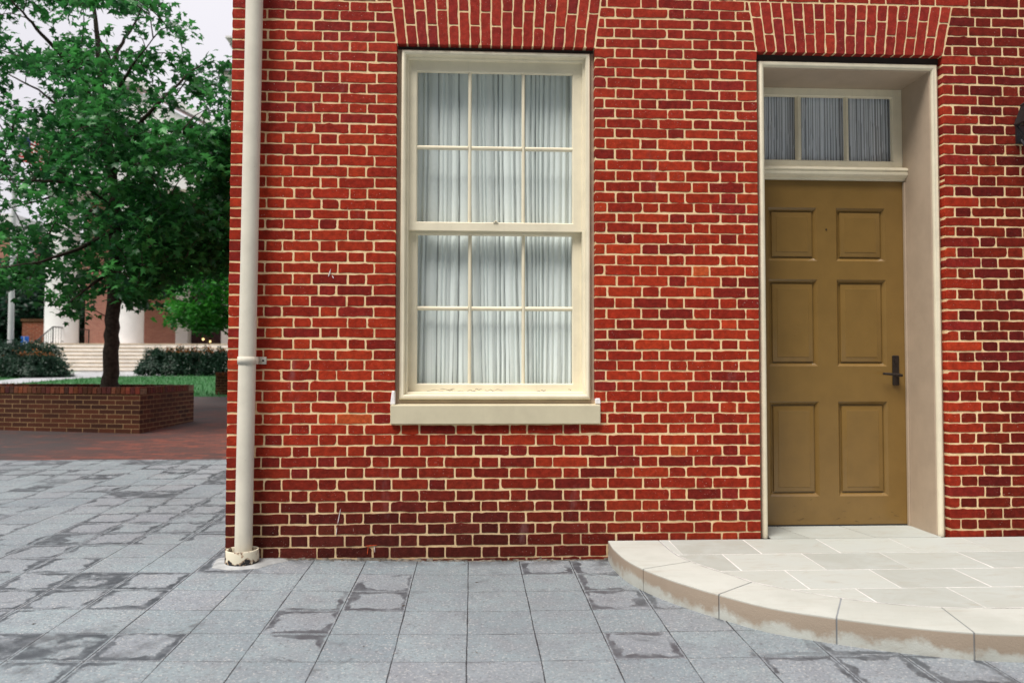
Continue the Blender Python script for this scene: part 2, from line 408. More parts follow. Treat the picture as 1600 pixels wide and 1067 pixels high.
# ---------------- ground ----------------
def gz(x, y):
    return .012+.027*y+.02*min(max(-x, 0), 2.0)
def gz_v(x, y):
    if y > 45: y = 45+(y-45)*.1
    return gz(x, max(y, -40))
EDGE_Y = 4.02     # where the slabs stop and the brick paving begins
def sheet(name, xs, ys, dz, mat):
    b = MB(); n = len(xs)
    for y in ys:
        for x in xs: b.v.append((x, y, gz_v(x, y)+dz))
    for j in range(len(ys)-1):
        for i in range(n-1): b.face((j*n+i, j*n+i+1, (j+1)*n+i+1, (j+1)*n+i))
    return struct(b.build(name, None, (mat,)))
fx = [-60, -30, -15, -8, -5, -3, -2.0, -1, 0.0, 2, 4, 8, 15, 40]
M['earth'] = simple('far_ground', (.06, .10, .05), .95, .3, .2)
sheet('ground', [-900, -300, -100, -40, -15, -2, 0, 15, 60, 300, 900], [-600, -150, -40, -12, 0, 10, 20, 45, 120, 400, 1200], -.03, 'earth')
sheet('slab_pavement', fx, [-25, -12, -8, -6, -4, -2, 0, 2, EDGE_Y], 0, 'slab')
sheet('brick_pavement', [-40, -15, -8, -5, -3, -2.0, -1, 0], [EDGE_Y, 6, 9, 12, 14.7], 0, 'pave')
sheet('lawn', [-60, -30, -15, -8, -2.0, 0, 20], [14.7, 20, 25, 30, 36, 45, 60], .006, simple('lawn_turf', (.032, .125, .038), .95, .35, 5, .03, 30))
pb = MB()
pl = [(-15.5, 25.3), (-30, 24.5), (-34, 27.5), (-17.4, 28.4), (-19.2, 36.7)]
def gp(x, d, e=.014): return (x, d-4.7, gz_v(x, d-4.7)+e)
PTH = [(-30, 17.2), (-20, 18.6), (-14.72, 20.1), (-14.9, 24.5), (-14.4, 27.2), (-6, 28.6), (-6, 31.8), (-17.8, 31.2), (-17.4, 27.5), (-16.6, 23.3), (-21, 21.6), (-30, 20.4)]
pb.v += [(x, y, gz_v(x, y)+.014) for x, y in PTH]
pb.f += [(0, 1, 10, 11), (1, 2, 9, 10), (2, 3, 8, 9), (3, 4, 7, 8), (4, 5, 6, 7)]; pb.mi += [0]*5
struct(pb.build('concrete_path', None, ('conc',)))

# ---------------- the brick house ----------------
ZJ = [3.162, 3.099, 3.037, 2.976, 2.908, 2.843, 2.781, 2.719, 2.657, 2.595, 2.528, 2.460, 2.395, 2.328, 2.261, 2.194, 2.130, 2.071, 2.006, 1.940, 1.873, 1.808, 1.742, 1.675, 1.609, 1.542, 1.476, 1.412, 1.348, 1.284, 1.222, 1.158, 1.094, 1.033, .965, .899, .834, .772, .704, .639, .573, .508, .440, .372, .306, .239, .173, .103, .034, -.034, -.10]
XL, XR = -1.460, 5.2                    # house corner, far right end of the modelled brickwork
WX0, WX1 = -.467, .752                  # window opening
DX0, DX1 = 1.775, 2.976                 # door opening
ZTOP = 3.162; ZARCH = 3.477             # springing and top of the flat arches
SILL0, SILL1 = .835, .949
house = thing('brick_house', 'red brick house front in Flemish bond with tall sash window and olive door', 'house')

P = .3265; HW = .107
def palette(x, z):
    r = random.random()
    base = np.array((.350, .0290, .0115))
    if r < .05: base = np.array((.43, .042, .014))
    elif r < .27: base = np.array((.285, .0225, .0110))
    elif r < .33: base = np.array((.215, .0175, .0115))
    elif r < .42: base = np.array((.260, .0210, .0150))
    elif r < .56: base = np.array((.400, .037, .0135))
    if r > .993: base = np.array((.50, .085, .024))
    base = base*(1+random.uniform(-.10, .10))
    # tone by height: darker, harder fired and tide-marked courses near the ground, rosier faded ones high up
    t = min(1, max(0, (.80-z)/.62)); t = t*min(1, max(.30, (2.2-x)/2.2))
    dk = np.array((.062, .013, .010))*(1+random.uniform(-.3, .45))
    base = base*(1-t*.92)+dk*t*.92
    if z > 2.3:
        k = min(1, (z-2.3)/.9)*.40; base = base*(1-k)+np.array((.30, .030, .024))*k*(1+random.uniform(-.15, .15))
    if x > 2.98: base = base*np.array((.56, .60, .66))  # shade and edge falloff painted into the bricks right of the door
    return tuple(base)

def brick_poly(b, corners, col, yf=-.0025, yb=.06, jag=.0022):
    """one brick from its four face corners (x,z), anticlockwise from bottom-left: chipped, rounded outline with a worn arris"""
    cs = [Vector(c) for c in corners]; cen = sum(cs, Vector((0, 0)))/4
    pts = []; rr = .006
    for i in range(4):
        a = cs[i]; p = cs[i-1]; n = cs[(i+1) % 4]
        da = (p-a).normalized(); dn = (n-a).normalized()
        r = min(rr*random.uniform(.4, 1.3), (p-a).length*.3, (n-a).length*.3)
        if random.random() < .05: r = min(.016, (p-a).length*.35, (n-a).length*.35)
        pts.append(a+da*r); pts.append(a+(da+dn)*r*.30); pts.append(a+dn*r)
        L = (n-a).length; k = max(1, int(L/.026))
        nr = Vector((-(n-a).y, (n-a).x)).normalized()
        ph = random.uniform(0, 6.28); am = random.uniform(.3, 1.0)*jag
        for q in range(1, k):
            t = q/k
            off = am*math.sin(ph+t*random.uniform(3, 7))+random.uniform(-1, 1)*jag*.6
            if random.random() < .035: off += -abs(random.gauss(0, .0025))
            pts.append(a+(n-a)*t + nr*off)
    n = len(pts); base = len(b.v)
    ty = random.uniform(-.0012, .0010); tx = random.uniform(-.006, .006); tz = random.uniform(-.012, .012)
    def Y(p): return yf+ty+(p.x-cen.x)*tx+(p.y-cen.y)*tz
    def shrink(p, d):
        v = cen-p; return p+Vector((math.copysign(min(d, abs(v.x)*.5), v.x), math.copysign(min(d, abs(v.y)*.5), v.y)))
    ring = [(p, yb) for p in pts], [(p, Y(p)+.0022) for p in pts], [(shrink(p, .0018), Y(p)) for p in pts]
    for rg in ring:
        for p, y in rg: b.v.append((p.x, y, p.y)); b.col.append(col)
    for i in range(n):
        j = (i+1) % n
        b.face((base+i, base+j, base+n+j, base+n+i), 0); b.face((base+n+i, base+n+j, base+2*n+j, base+2*n+i), 0)
    b.face([base+2*n+i for i in range(n)], 0)

def arch_l(x0, slope):   # slanting arch side as function of z
    return lambda z: x0+slope*(z-3.157)
WL = arch_l(-.469, -.120); WRt = arch_l(.752, .128)
DL = arch_l(1.775, -.146); DRt = arch_l(2.980, .20)
const = lambda v: (lambda z: v)
def spans(zm, zt):
    if zm > ZARCH+.0: return [(const(XL), const(XR))]
    if zm > 3.157: return [(const(XL), WL), (WRt, DL), (DRt, const(XR))]
    if zm > SILL1: return [(const(XL), const(WX0)), (const(WX1), const(DX0)), (const(DX1), const(XR))]
    if zm > SILL0: return [(const(XL), const(-.492)), (const(.782), const(DX0)), (const(DX1), const(XR))]
    return [(const(XL), const(DX0)), (const(DX1), const(XR))]
def perps(i, a, c, j):
    """positions of the vertical joints in course i between a and c"""
    even = (i % 2 == 0)
    xs = []
    if a > 2.9:
        x = 2.983+(.2205 if even else .0665); xs.append(x); step = [HW, P-HW]
        k = 0
        while x < c: x += step[k % 2]; xs.append(x); k += 1
    else:
        c0 = (-1.026 if even else -.866-.0)
        k = -3
        while c0+k*P-HW/2 < c+.5:
            for e in (-HW/2, HW/2): xs.append(c0+k*P+e)
            k += 1
        if a < -1.4:
            xs = [v for v in xs if v > (-1.31 if even else -1.26)]
            xs += [-1.353] if even else []
    sh = random.uniform(-.007, .007)
    return sorted(v+sh+random.uniform(-.004, .004) for v in xs)
wb = MB()
rows = [(ZJ[i], ZJ[i+1], i) for i in range(len(ZJ)-1)]
z = ZTOP; k = -1
while z < 3.95:
    st = .063 if z < 3.47 else .066
    rows.append((z+st, z, k)); z += st; k -= 1
WALLTOP = z
for zt, zb, i in rows:
    zm = (zt+zb)/2; wv = random.uniform(0, 6.28); wa = random.uniform(.0006, .0028); wf = random.uniform(1.5, 3.5)
    wob = lambda x: wa*math.sin(wv+x*wf)+.0008*math.sin(x*11+wv)
    for lf, rf in spans(zm, zt):
        a, c = lf(zm), rf(zm)
        js = [v for v in perps(i, a, c, 0) if a+.030 < v < c-.030]
        ed = [a]+js+[c]
        for q in range(len(ed)-1):
            x0, x1 = ed[q], ed[q+1]
            g0 = .0046+random.uniform(-.0008, .0016); g1 = .0046+random.uniform(-.0008, .0016); gb = .0049+random.uniform(-.0012, .001); gt = .0049+random.uniform(-.0012, .001)
            first, last = q == 0, q == len(ed)-2
            lb = lf(zb)+(0 if zm <= 3.157 or a == XL else .006) if first else x0+g0+random.uniform(-.0012, .0012)
            lt = lf(zt)+(0 if zm <= 3.157 or a == XL else .006) if first else x0+g0+random.uniform(-.0012, .0012)
            rb = rf(zb)-(0 if zm <= 3.157 else .006) if last else x1-g1+random.uniform(-.0012, .0012)
            rt_ = rf(zt)-(0 if zm <= 3.157 else .006) if last else x1-g1+random.uniform(-.0012, .0012)
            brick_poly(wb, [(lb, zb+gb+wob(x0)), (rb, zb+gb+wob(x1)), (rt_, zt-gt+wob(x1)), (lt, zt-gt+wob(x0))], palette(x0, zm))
# flat arches
for (xa, xb, fl, fr, zbt, zR) in ((WX0, WX1, WL, WRt, 3.157, .001), (DX0, 2.980, DL, DRt, 3.157, .003)):
    n = 19; zt = ZARCH
    for q in range(n):
        cut = zbt+(zt-zbt)*((.67 if q % 2 == 0 else .37)+random.uniform(-.02, .02))
        for (s0, s1) in ((zbt, cut), (cut, zt)):
            L = lambda z, t: fl(z)+(fr(z)-fl(z))*t
            t0, t1 = q/n, (q+1)/n; g = .0045
            za = s0+(.0045 if s0 > zbt else random.uniform(-.0015, .001)); zc = s1-.0045
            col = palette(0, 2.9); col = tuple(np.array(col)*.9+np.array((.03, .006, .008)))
            sk = random.uniform(-.0012, .0012)
            brick_poly(wb, [(L(za, t0)+g, za), (L(za, t1)-g, za), (L(zc, t1)-g+sk, zc), (L(zc, t0)+g+sk, zc)], col, yb=.043)
# mortar bed behind the bricks, with returns in the openings
ZB = -.12
def mrect(x0, x1, z0, z1):
    nx = max(1, int((x1-x0)/.25)); nz = max(1, int((z1-z0)/.25)); b0 = len(wb.v)
    for j in range(nz+1):
        for i in range(nx+1): wb.v.append((x0+(x1-x0)*i/nx, .0004*math.sin(i*3.1+j*1.7), z0+(z1-z0)*j/nz)); wb.col.append((.5, .5, .5))
    for j in range(nz):
        for i in range(nx): a = b0+j*(nx+1)+i; wb.face((a, a+1, a+nx+2, a+nx+1), 1)
e = .0022
mrect(XL+e, WX0-e, ZB, WALLTOP); mrect(WX1+e, DX0-e, ZB, WALLTOP); mrect(DX1+e, XR, ZB, WALLTOP)
mrect(WX0-e, WX1+e, ZB, SILL0+.004); mrect(WX0-e, WX1+e, 3.160, WALLTOP); mrect(DX0-e, DX1+e, 3.160, WALLTOP); mrect(DX0-e, DX1+e, ZB, .06)
def mq(*p):
    b0 = len(wb.v); wb.v += list(p); wb.col += [(.5, .5, .5)]*4; wb.face((b0, b0+1, b0+2, b0+3), 1)
for xx in (WX0-e, WX1+e): mq((xx, 0, SILL0), (xx, .12, SILL0), (xx, .12, 3.16), (xx, 0, 3.16))
for xx in (DX0-e, DX1+e): mq((xx, 0, 0), (xx, .12, 0), (xx, .12, 3.16), (xx, 0, 3.16))
for xa, xb in ((WX0-e, WX1+e), (DX0-e, DX1+e)): mq((xa, 0, 3.16), (xb, 0, 3.16), (xb, .12, 3.16), (xa, .12, 3.16))
mq((XL+e, 0, ZB), (XL+e, .08, ZB), (XL+e, .08, WALLTOP), (XL+e, 0, WALLTOP))
wall = wb.build('wall', house, ('brick', 'mortar'))
# rest of the house: side, upper front, back, top
hb = MB(); D = 7.5; HT = 7.6
hb.quad((XL+.003, .061, ZB), (XL+.003, D, ZB), (XL+.003, D, HT), (XL+.003, .061, HT))
hb.quad((XR, 0, ZB), (XR, D, ZB), (XR, D, HT), (XR, 0, HT))
hb.quad((XL, D, ZB), (XR, D, ZB), (XR, D, HT), (XL, D, HT))
hb.quad((XL, .002, WALLTOP+.004), (XR, .002, WALLTOP+.004), (XR, .002, HT), (XL, .002, HT))
hb.build('side_wall', house, ('sidebrick',))
hb = MB(); hb.box(XL-.25, XR+.1, -.25, D+.2, HT, HT+.12); hb.box(XL-.15, XR, -.15, D+.1, HT-.2, HT-.002); hb.build('cornice', house, ('cream',))
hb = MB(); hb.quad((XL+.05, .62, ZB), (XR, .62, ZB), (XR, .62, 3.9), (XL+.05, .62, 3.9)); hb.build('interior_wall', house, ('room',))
# steel lintels, dark under the arches
for xa, xb, z0, z1 in ((WX0+.002, WX1-.002, 3.139, 3.1585), (DX0+.002, DX1-.002, 3.1165, 3.1585)):
    b = MB(); b.box(xa, xb, .0445 if z0 > 3.135 else .043, .30, z0, z1); b.build('lintel', house, ('dark',))
# little marks on the brick
def splat(name, pts, mat, y=-.0062):
    b = MB(); n = len(pts); b.v += [(x, y, z) for x, z in pts]+[(x, y+.0035, z) for x, z in pts]
    b.face(list(range(n))); [b.face((i, (i+1) % n, n+(i+1) % n, n+i)) for i in range(n)]
    b.build(name, house, (mat,), recalc=True)
def streak(x, z, L, w, ang, mat):
    pts = []; n = 7
    d = Vector((math.sin(ang), math.cos(ang))); nn = Vector((d.y, -d.x))
    for s in (1, -1):
        rng = range(n+1) if s == 1 else range(n, -1, -1)
        for i in rng:
            t = i/n; ww = w*(math.sin(math.pi*t)**.6)*random.uniform(.35, 1)+.0004
            p = Vector((x, z))+d*(t-.5)*L+nn*ww*s*.5; pts.append((p.x, p.y))
    splat('paint_mark', pts, mat)
M['scuff'] = simple('white_scuff', (.72, .62, .62), .8, .2, 60)
M['scuffdark'] = simple('dark_scuff', (.07, .045, .02), .6)
M['orangep'] = simple('orange_mark', (.60, .08, .02), .7)
streak(-.862, 1.745, .05, .010, .3, 'scuff'); streak(-.842, 1.72, .022, .008, -.5, 'scuff')
streak(-.792, .285, .10, .006, .18, 'scuff'); streak(-.806, .20, .05, .004, .1, 'scuff')
streak(-.62, .085, .055, .006, .1, 'orangep'); streak(-.60, .112, .07, .006, 1.5, 'orangep'); streak(-.58, .09, .04, .005, -.1, 'scuff')
streak(-1.315, 3.02, .045, .003, .5, 'scuff')

# ----- window -----
win = part('window', house)
b = MB()
prof = [(0, .12), (0, .046), (.0195, .046), (.0205, .058), (.0245, .058), (.026, .036)]
for q in range(7):
    a = math.pi*q/6; prof.append((.041-.014*math.cos(a), .034-.013*math.sin(a)))
prof += [(.056, .046), (.057, .062), (.066, .064), (.070, .070), (.071, .085), (.071, .20)]
b.frame(prof, -.469, .755, .955, 3.157+.004)
b.build('frame', win, ('cream',), 35)
b = MB(); b.frame([(-.001, .0452), (.019, .0452), (.0192, .050)], -.469, .755, .955, 3.161); b.build('outer_trim', win, ('jamb',))
def sash(name, x0, x1, z0, z1, yf, bars_z, st, rt_, rb, yth=.035):
    """sash: x0..x1 z0..z1 outer, glass opening inside, three panes wide"""
    b = MB(); gx0, gx1, gz0, gz1 = st[0], st[1], rb, rt_
    b.box(x0, gx0, yf, yf+yth, z0, z1); b.box(gx1, x1, yf, yf+yth, z0, z1)
    b.box(gx0, gx1, yf, yf+yth, z0, gz0); b.box(gx0, gx1, yf, yf+yth, gz1, z1)
    xs = [(-.031, -.009), (.305, .327)] if name == 'upper_sash' else [(-.028, -.006), (.309, .331)]
    def muntin_v(xa, xb, za, zb):
        m_ = (xa+xb)/2; pr = [(xa, yf+.020), (xa+.004, yf+.012), (m_-.004, yf+.006), (m_+.004, yf+.006), (xb-.004, yf+.012), (xb, yf+.020)]
        for i in range(5): b.quad((pr[i][0], pr[i][1], za), (pr[i+1][0], pr[i+1][1], za), (pr[i+1][0], pr[i+1][1], zb), (pr[i][0], pr[i][1], zb))
    def muntin_h(za, zb, xa, xb):
        m_ = (za+zb)/2; pr = [(za, yf+.020), (za+.004, yf+.012), (m_-.004, yf+.0065), (m_+.004, yf+.0065), (zb-.004, yf+.012), (zb, yf+.020)]
        for i in range(5): b.quad((xa, pr[i][1], pr[i][0]), (xb, pr[i][1], pr[i][0]), (xb, pr[i+1][1], pr[i+1][0]), (xa, pr[i+1][1], pr[i+1][0]))
    for xa, xb in xs: muntin_v(xa, xb, gz0, gz1)
    cx = [gx0, xs[0][0], xs[0][1], xs[1][0], xs[1][1], gx1]
    for q in (0, 2, 4): muntin_h(bars_z-.0135, bars_z+.0135, cx[q], cx[q+1])
    # putty bevel round the opening
    b.frame([(0, yf+.001), (.004, yf+.004), (.008, yf+.018)], gx0, gx1, gz0, gz1)
    o = b.build(name, win, ('cream',))
    gl = MB(); gl.quad((gx0, yf+.019, gz0), (gx1, yf+.019, gz0), (gx1, yf+.019, gz1), (gx0, yf+.019, gz1)); gl.build('glass', win, ('glass',))
    return o
sash('upper_sash', -.400, .686, 2.026, 3.094, .088, 2.548, (-.354, .631), 3.028, 2.074)
sash('lower_sash', -.400, .686, .992, 2.060, .132, 1.5455, (-.351, .635), 2.012, 1.069)
b = MB(); b.box(-.399, .685, .104, .20, .949, .991); b.box(-.395, .682, .094, .104, .951, .968); bevel(b.build('subsill', win, ('cream',)), .003)
b = MB(); b.box(.128, .158, .083, .12, 2.0745, 2.082); b.box(.136, .150, .078, .088, 2.0825, 2.090); bevel(b.build('sash_lock', win, ('cream',)), .002)
b = MB(); b.box(-.489, .779, -.032, .125, SILL0+.001, SILL1)
for v in range(len(b.v)):
    x, y, z = b.v[v]
    if y > 0 and z > .9: b.v[v] = (x, y, z+.012)
bevel(b.build('sill', win, ('sillp',)), .004)
# caulk lumps where the casing meets the sill
for xa, xb, z1 in ((-.494, -.466, 1.036), (.752, .781, .992)):
    b = MB(); b.box(xa, xb, -.010, .03, SILL1+.004, z1)
    for v in range(len(b.v)):
        x, y, z = b.v[v]
        b.v[v] = (x+random.uniform(-.005, .005)+(-.012 if (z > 1 and x > 0 and x > .77) else 0)+(.006 if z > 1 and x < -.48 else 0), y+random.uniform(-.002, .002), z+random.uniform(-.004, .004))
    bevel(b.build('caulk', win, ('caulk',)), .006, 3)
# flaking paint on the bottom rail: small raised curls with bare wood slots
M['wood'] = simple('bare_grey_wood', (.16, .14, .12), .9, .3, 60)
b = MB()
for x0, L in ((-.28, .10), (-.20, .09), (-.11, .06), (-.03, .05), (.08, .05), (.13, .06), (.40, .05), (.43, .03), (.60, .02), (-.15, .03), (.02, .04)):
    zc = 1.034+random.uniform(-.010, .008); n = 6; t_ = .0022 if L < .06 else .0014
    up_ = [(x0+L*i/n, zc+t_*math.sin(math.pi*i/n)*random.uniform(.5, 1.6)+.004*math.sin(i*1.3+x0*30)) for i in range(n+1)]
    dn = [(x, zz-t_*random.uniform(.6, 1.6)) for x, zz in reversed(up_)]
    pts = up_+dn; b = MB(); b.v += [(x, .1312, zz) for x, zz in pts]; b.face(list(range(len(pts)))); b.build('bare_patch', win, ('wood',))
# curtains
def curtain(name, parent, x0, x1, z0, z1, yc, amp, seed, col, gather=True, wmin=.018, wmax=.06, gapf=.5):
    """sheer gathered curtain: Col carries how many layers of cloth overlap at each fold (its opacity)"""
    import bisect
    rg = random.Random(seed); nx = int((x1-x0)/.003); nz = 26
    edges = [x0-.1]; kind = []
    while edges[-1] < x1+.1:
        if rg.random() < gapf: edges.append(edges[-1]+rg.uniform(.005, .012)); kind.append(rg.uniform(.30, .62)); 
        elif rg.random() < .22: edges.append(edges[-1]+rg.uniform(wmin*.8, wmax*.6)); kind.append(rg.uniform(.52, .72))
        edges.append(edges[-1]+rg.uniform(wmin, wmax)*rg.choice([.6, 1])); kind.append(rg.uniform(.86, 1.0))
    e2 = [x0-.1]; k2 = []
    while e2[-1] < x1+.1: e2.append(e2[-1]+rg.uniform(.012, .030)); k2.append(1.0); e2.append(e2[-1]+rg.uniform(.003, .006)); k2.append(rg.uniform(.15, .6))
    b = MB()
    for j in range(nz+1):
        h = j/nz; z = z0+(z1-z0)*h
        for i in range(nx+1):
            x = x0+(x1-x0)*i/nx
            drift = ((.030*math.sin(x*5.3+seed)+.012*math.sin(x*21+seed))*(1-h)**2+.004*math.sin(z*2.3+x*5))*(1 if gather else .15)
            xx = x+drift; q = max(0, min(len(kind)-1, bisect.bisect(edges, xx)-1)); o_ = kind[q]
            t = (xx-edges[q])/max(1e-6, edges[q+1]-edges[q]); y = amp*math.sin(math.pi*min(1, max(0, t)))*(1 if o_ > .8 else .3)
            lo = max(0, 1-h*3.4) if gather else 0
            if lo > 0:
                q2 = max(0, min(len(k2)-1, bisect.bisect(e2, xx+drift*.6)-1)); o_ = min(o_+.15*lo, 1)*(1-lo*.8*(1-k2[q2])) if q2 % 3 != 1 else o_
            edge = 1.0
            b.v.append((x, yc-y, z)); b.col.append((o_*edge,)*3)
    for j in range(nz):
        for i in range(nx):
            a = j*(nx+1)+i; b.face((a, a+1, a+nx+2, a+nx+1))
    return b.build(name, parent, (col,), 60)
def mat_cloth(name, col, t=.25):
    g = G(name)
    at = g.n('ShaderNodeAttribute', attribute_name='Col').outputs['Fac']
    g.set(Base_Color=col, Roughness=.95); g.b.inputs['Specular IOR Level'].default_value = .1
    tr = g.n('ShaderNodeBsdfTransparent')
    ms = g.n('ShaderNodeMixShader'); g.put(ms.inputs[0], at)
    g.t.links.new(tr.outputs[0], ms.inputs[1]); g.t.links.new(g.b.outputs[0], ms.inputs[2]); g.t.links.new(ms.outputs[0], g.o.inputs[0])
    return g.m
M['sheer'] = mat_cloth('curtain_cloth', (.88, .94, .925), .10); M['sheer2'] = mat_cloth('transom_cloth', (.84, .86, .92), .1)
curtain('curtain', win, -.398, .684, 1.02, 3.12, .222, .012, 4, 'sheer', True, .018, .062)

# ----- door -----
YD = .356
entry = part('door_frame', house)
b = MB()
prof = [(0, .12), (0, .052), (.018, .052), (.020, .046), (.024, .041)]
for q in range(7):
    a = math.pi*q/6; prof.append((.040-.016*math.cos(a), .041-.014*math.sin(a)))
prof += [(.058, .050), (.064, .053), (.066, .060), (.066, YD+.10)]
b.frame(prof, 1.776, 2.984, .125, 3.138, floor=True)
b.build('casing', entry, ('jamb',), 35)
# paint the casing face cream like the trim: bead strip
b = MB()
pr2 = [(.0235, .0385)]
for q in range(7):
    a = math.pi*q/6; pr2.append((.040-.0175*math.cos(a), .0405-.0155*math.sin(a)))
pr2.append((.0585, .0485))
b.frame(pr2, 1.776, 2.984, .125, 3.138, floor=True); b.build('bead', entry, ('cream',), 50)
JX0, JX1 = 1.842, 2.918
b = MB(); b.box(JX0, JX1, .22, .24, 2.0, 2.0001); 
b = MB()  # door stop
b.box(JX1-.013, JX1-.0005, YD-.024, YD-.002, .131, 2.430); b.box(JX0+.0005, JX0+.013, YD-.024, YD-.002, .131, 2.430)
bevel(b.build('door_stop', entry, ('jamb',)), .002)
# transom bar
b = MB()
pr = [(2.532, .372), (2.530, .338), (2.521, .315), (2.508, .300), (2.502, .299), (2.500, .306), (2.494, .310), (2.486, .305), (2.472, .308), (2.460, .322), (2.454, .338), (2.448, .344), (2.440, .346), (2.440, .40)]
xa, xb = JX0+.0006, JX1+.004
for i in range(len(pr)-1):
    b.quad((xa, pr[i+1][1], pr[i+1][0]), (xb, pr[i+1][1], pr[i+1][0]), (xb, pr[i][1], pr[i][0]), (xa, pr[i][1], pr[i][0]))
b.build('transom_bar', entry, ('cream',), 30)
# transom light
tr = part('transom_window', house)
b = MB(); yt = .366; tx = [(JX0+.0005, 1.880), (2.183, 2.228), (2.521, 2.556), (2.855, JX1-.0005)]
zt0, zt1 = 2.533, 3.0715
for i, (p, q) in enumerate(tx):
    if i in (0, 3): b.box(p, q, yt, yt+.04, zt0, zt1)
    else:
        c_ = (p+q)/2; prm = [(p, yt+.026), (p+.008, yt+.014), (c_-.007, yt+.004), (c_+.007, yt+.004), (q-.008, yt+.014), (q, yt+.026)]
        for k2 in range(5): b.quad((prm[k2][0], prm[k2][1], 2.576), (prm[k2+1][0], prm[k2+1][1], 2.576), (prm[k2+1][0], prm[k2+1][1], 3.022), (prm[k2][0], prm[k2][1], 3.022))
b.box(1.880, 2.855, yt, yt+.04, zt0, 2.576); b.box(1.880, 2.855, yt, yt+.04, 3.022, zt1)
b.frame([(-.001, yt-.001), (.004, yt+.004), (.008, yt+.024)], 1.880, 2.855, 2.576, 3.022)
bevel(b.build('frame', tr, ('cream',)), .002)
b = MB(); b.quad((1.86, yt+.027, 2.55), (2.87, yt+.027, 2.55), (2.87, yt+.027, 3.05), (1.86, yt+.027, 3.05)); b.build('glass', tr, ('glass',))
curtain('curtain', tr, 1.85, 2.91, 2.545, 3.07, .435, .004, 9, 'sheer2', False, .007, .013, .7)
# door leaf
door = part('door', house)
b = MB()
xs = [JX0+.004, 1.976, 2.312, 2.444, 2.783, JX1-.004]; zs = [.139, .325, .954, 1.189, 1.770, 1.895, 2.254, 2.4385]
for i in range(5):
    for j in range(7):
        if i in (1, 3) and j in (1, 3, 5): continue
        b.quad((xs[i], YD, zs[j]), (xs[i+1], YD, zs[j]), (xs[i+1], YD, zs[j+1]), (xs[i], YD, zs[j+1]))
for i in range(2):
    X_ = xs[0] if i == 0 else xs[-1]; b.quad((X_, YD, zs[0]), (X_, YD+.045, zs[0]), (X_, YD+.045, zs[-1]), (X_, YD, zs[-1]))
b.quad((xs[0], YD+.045, zs[0]), (xs[-1], YD+.045, zs[0]), (xs[-1], YD+.045, zs[-1]), (xs[0], YD+.045, zs[-1]))
b.quad((xs[0], YD, zs[0]), (xs[-1], YD, zs[0]), (xs[-1], YD+.045, zs[0]), (xs[0], YD+.045, zs[0]))
b.build('leaf', door, ('olive',))
for i in (1, 3):
    for j in (1, 3, 5):
        b = MB()
        pf = [(0, YD), (.003, YD+.0045), (.008, YD+.007), (.013, YD+.013), (.017, YD+.016), (.026, YD+.0165), (.028, YD+.0135), (.031, YD+.011), (.050, YD+.0045), (.0505, YD+.0045)]
        pf = [(0, YD), (.0015, YD+.0015), (.0035, YD+.003), (.019, YD+.0215), (.0205, YD+.0260), (.0295, YD+.0260), (.0305, YD+.0150), (.0318, YD+.0135), (.060, YD+.0080), (.062, YD+.0060)]
        b.frame(pf, xs[i], xs[i+1], zs[j], zs[j+1])
        x0, x1, z0, z1 = xs[i]+.062, xs[i+1]-.062, zs[j]+.062, zs[j+1]-.062
        b.quad((x0, YD+.006, z0), (x1, YD+.006, z0), (x1, YD+.006, z1), (x0, YD+.006, z1))
        b.build('panel', door, ('olive',), 20)
b = MB()
for k in range(16):
    x = random.uniform(1.95, 2.85); z = .15+abs(random.gauss(0, .07)); L_ = random.uniform(.01, .05); h_ = random.uniform(.0008, .0022); a_ = random.uniform(-.4, .4)
    b = MB(); b.v += [(x, YD-.0006, z), (x+L_, YD-.0006, z+L_*a_), (x+L_*.8, YD-.0006, z+L_*a_+h_), (x+L_*.2, YD-.0006, z+h_)]; b.face((0, 1, 2, 3)); b.build('scuff', door, ('scuffdark',))
hn = MB()
hn.box(2.816, 2.862, YD-.012, YD, 1.062, 1.262); o = bevel(hn.build('handle_plate', door, ('bronze',)), .008, 3)
hn = MB(); hn.tube([(2.839, YD-.012, 1.132), (2.839, YD-.050, 1.132)], [.013, .010], 14)
hn.tube([(2.856, YD-.052, 1.128), (2.838, YD-.056, 1.130), (2.80, YD-.056, 1.1345), (2.765, YD-.055, 1.138), (2.728, YD-.050, 1.140)], [.0085, .0115, .0095, .0085, .0080], 12)
hn.build('handle', door, ('bronze',), 50)
hn = MB(); hn.tube([(2.839, YD-.008, 1.222), (2.839, YD-.017, 1.222)], [.013, .012], 16); hn.build('lock_cylinder', door, ('bronze',), 50)
b = MB(); b.tube([(2.376, YD-.003, 2.107), (2.376, YD+.01, 2.107)], .0055, 14); b.build('peephole', door, ('bronze',))
b = MB(); b.box(JX0, JX1, YD-.004, YD+.12, .118, .1385); b.build('threshold', entry, ('black',))

# ----- drainpipe -----
pipe = part('drainpipe', house)
b = MB(); xb_, xt_ = -1.3295, -1.309
b.tube([(xb_, -.082, .04), (xb_+.25*.006, -.082, .30), (xt_+.003, -.082, 3.6), (xt_+.006, -.082, 7.3)], .0495, 40); b.build('pipe', pipe, ('pipe',), 60)
b = MB(); zc = 1.215; px_ = xb_+.0075
n = 28; ring = []
for k in range(n+1):
    a = math.pi*k/n; ring.append((px_-.0535*math.cos(a), -.082-.0535*math.sin(a)))
ring = [(px_-.080, -.006), (px_-.0535, -.010)]+ring+[(px_+.0535, -.010), (px_+.090, -.009), (px_+.092, -.0045)]
for i in range(len(ring)-1):
    (xa, ya), (xb2, yb2) = ring[i], ring[i+1]; b.quad((xa, ya, zc-.022), (xb2, yb2, zc-.022), (xb2, yb2, zc+.022), (xa, ya, zc+.022))
so_ = b.build('strap', pipe, ('pipe',), 30); md = so_.modifiers.new('t', 'SOLIDIFY'); md.thickness = .004
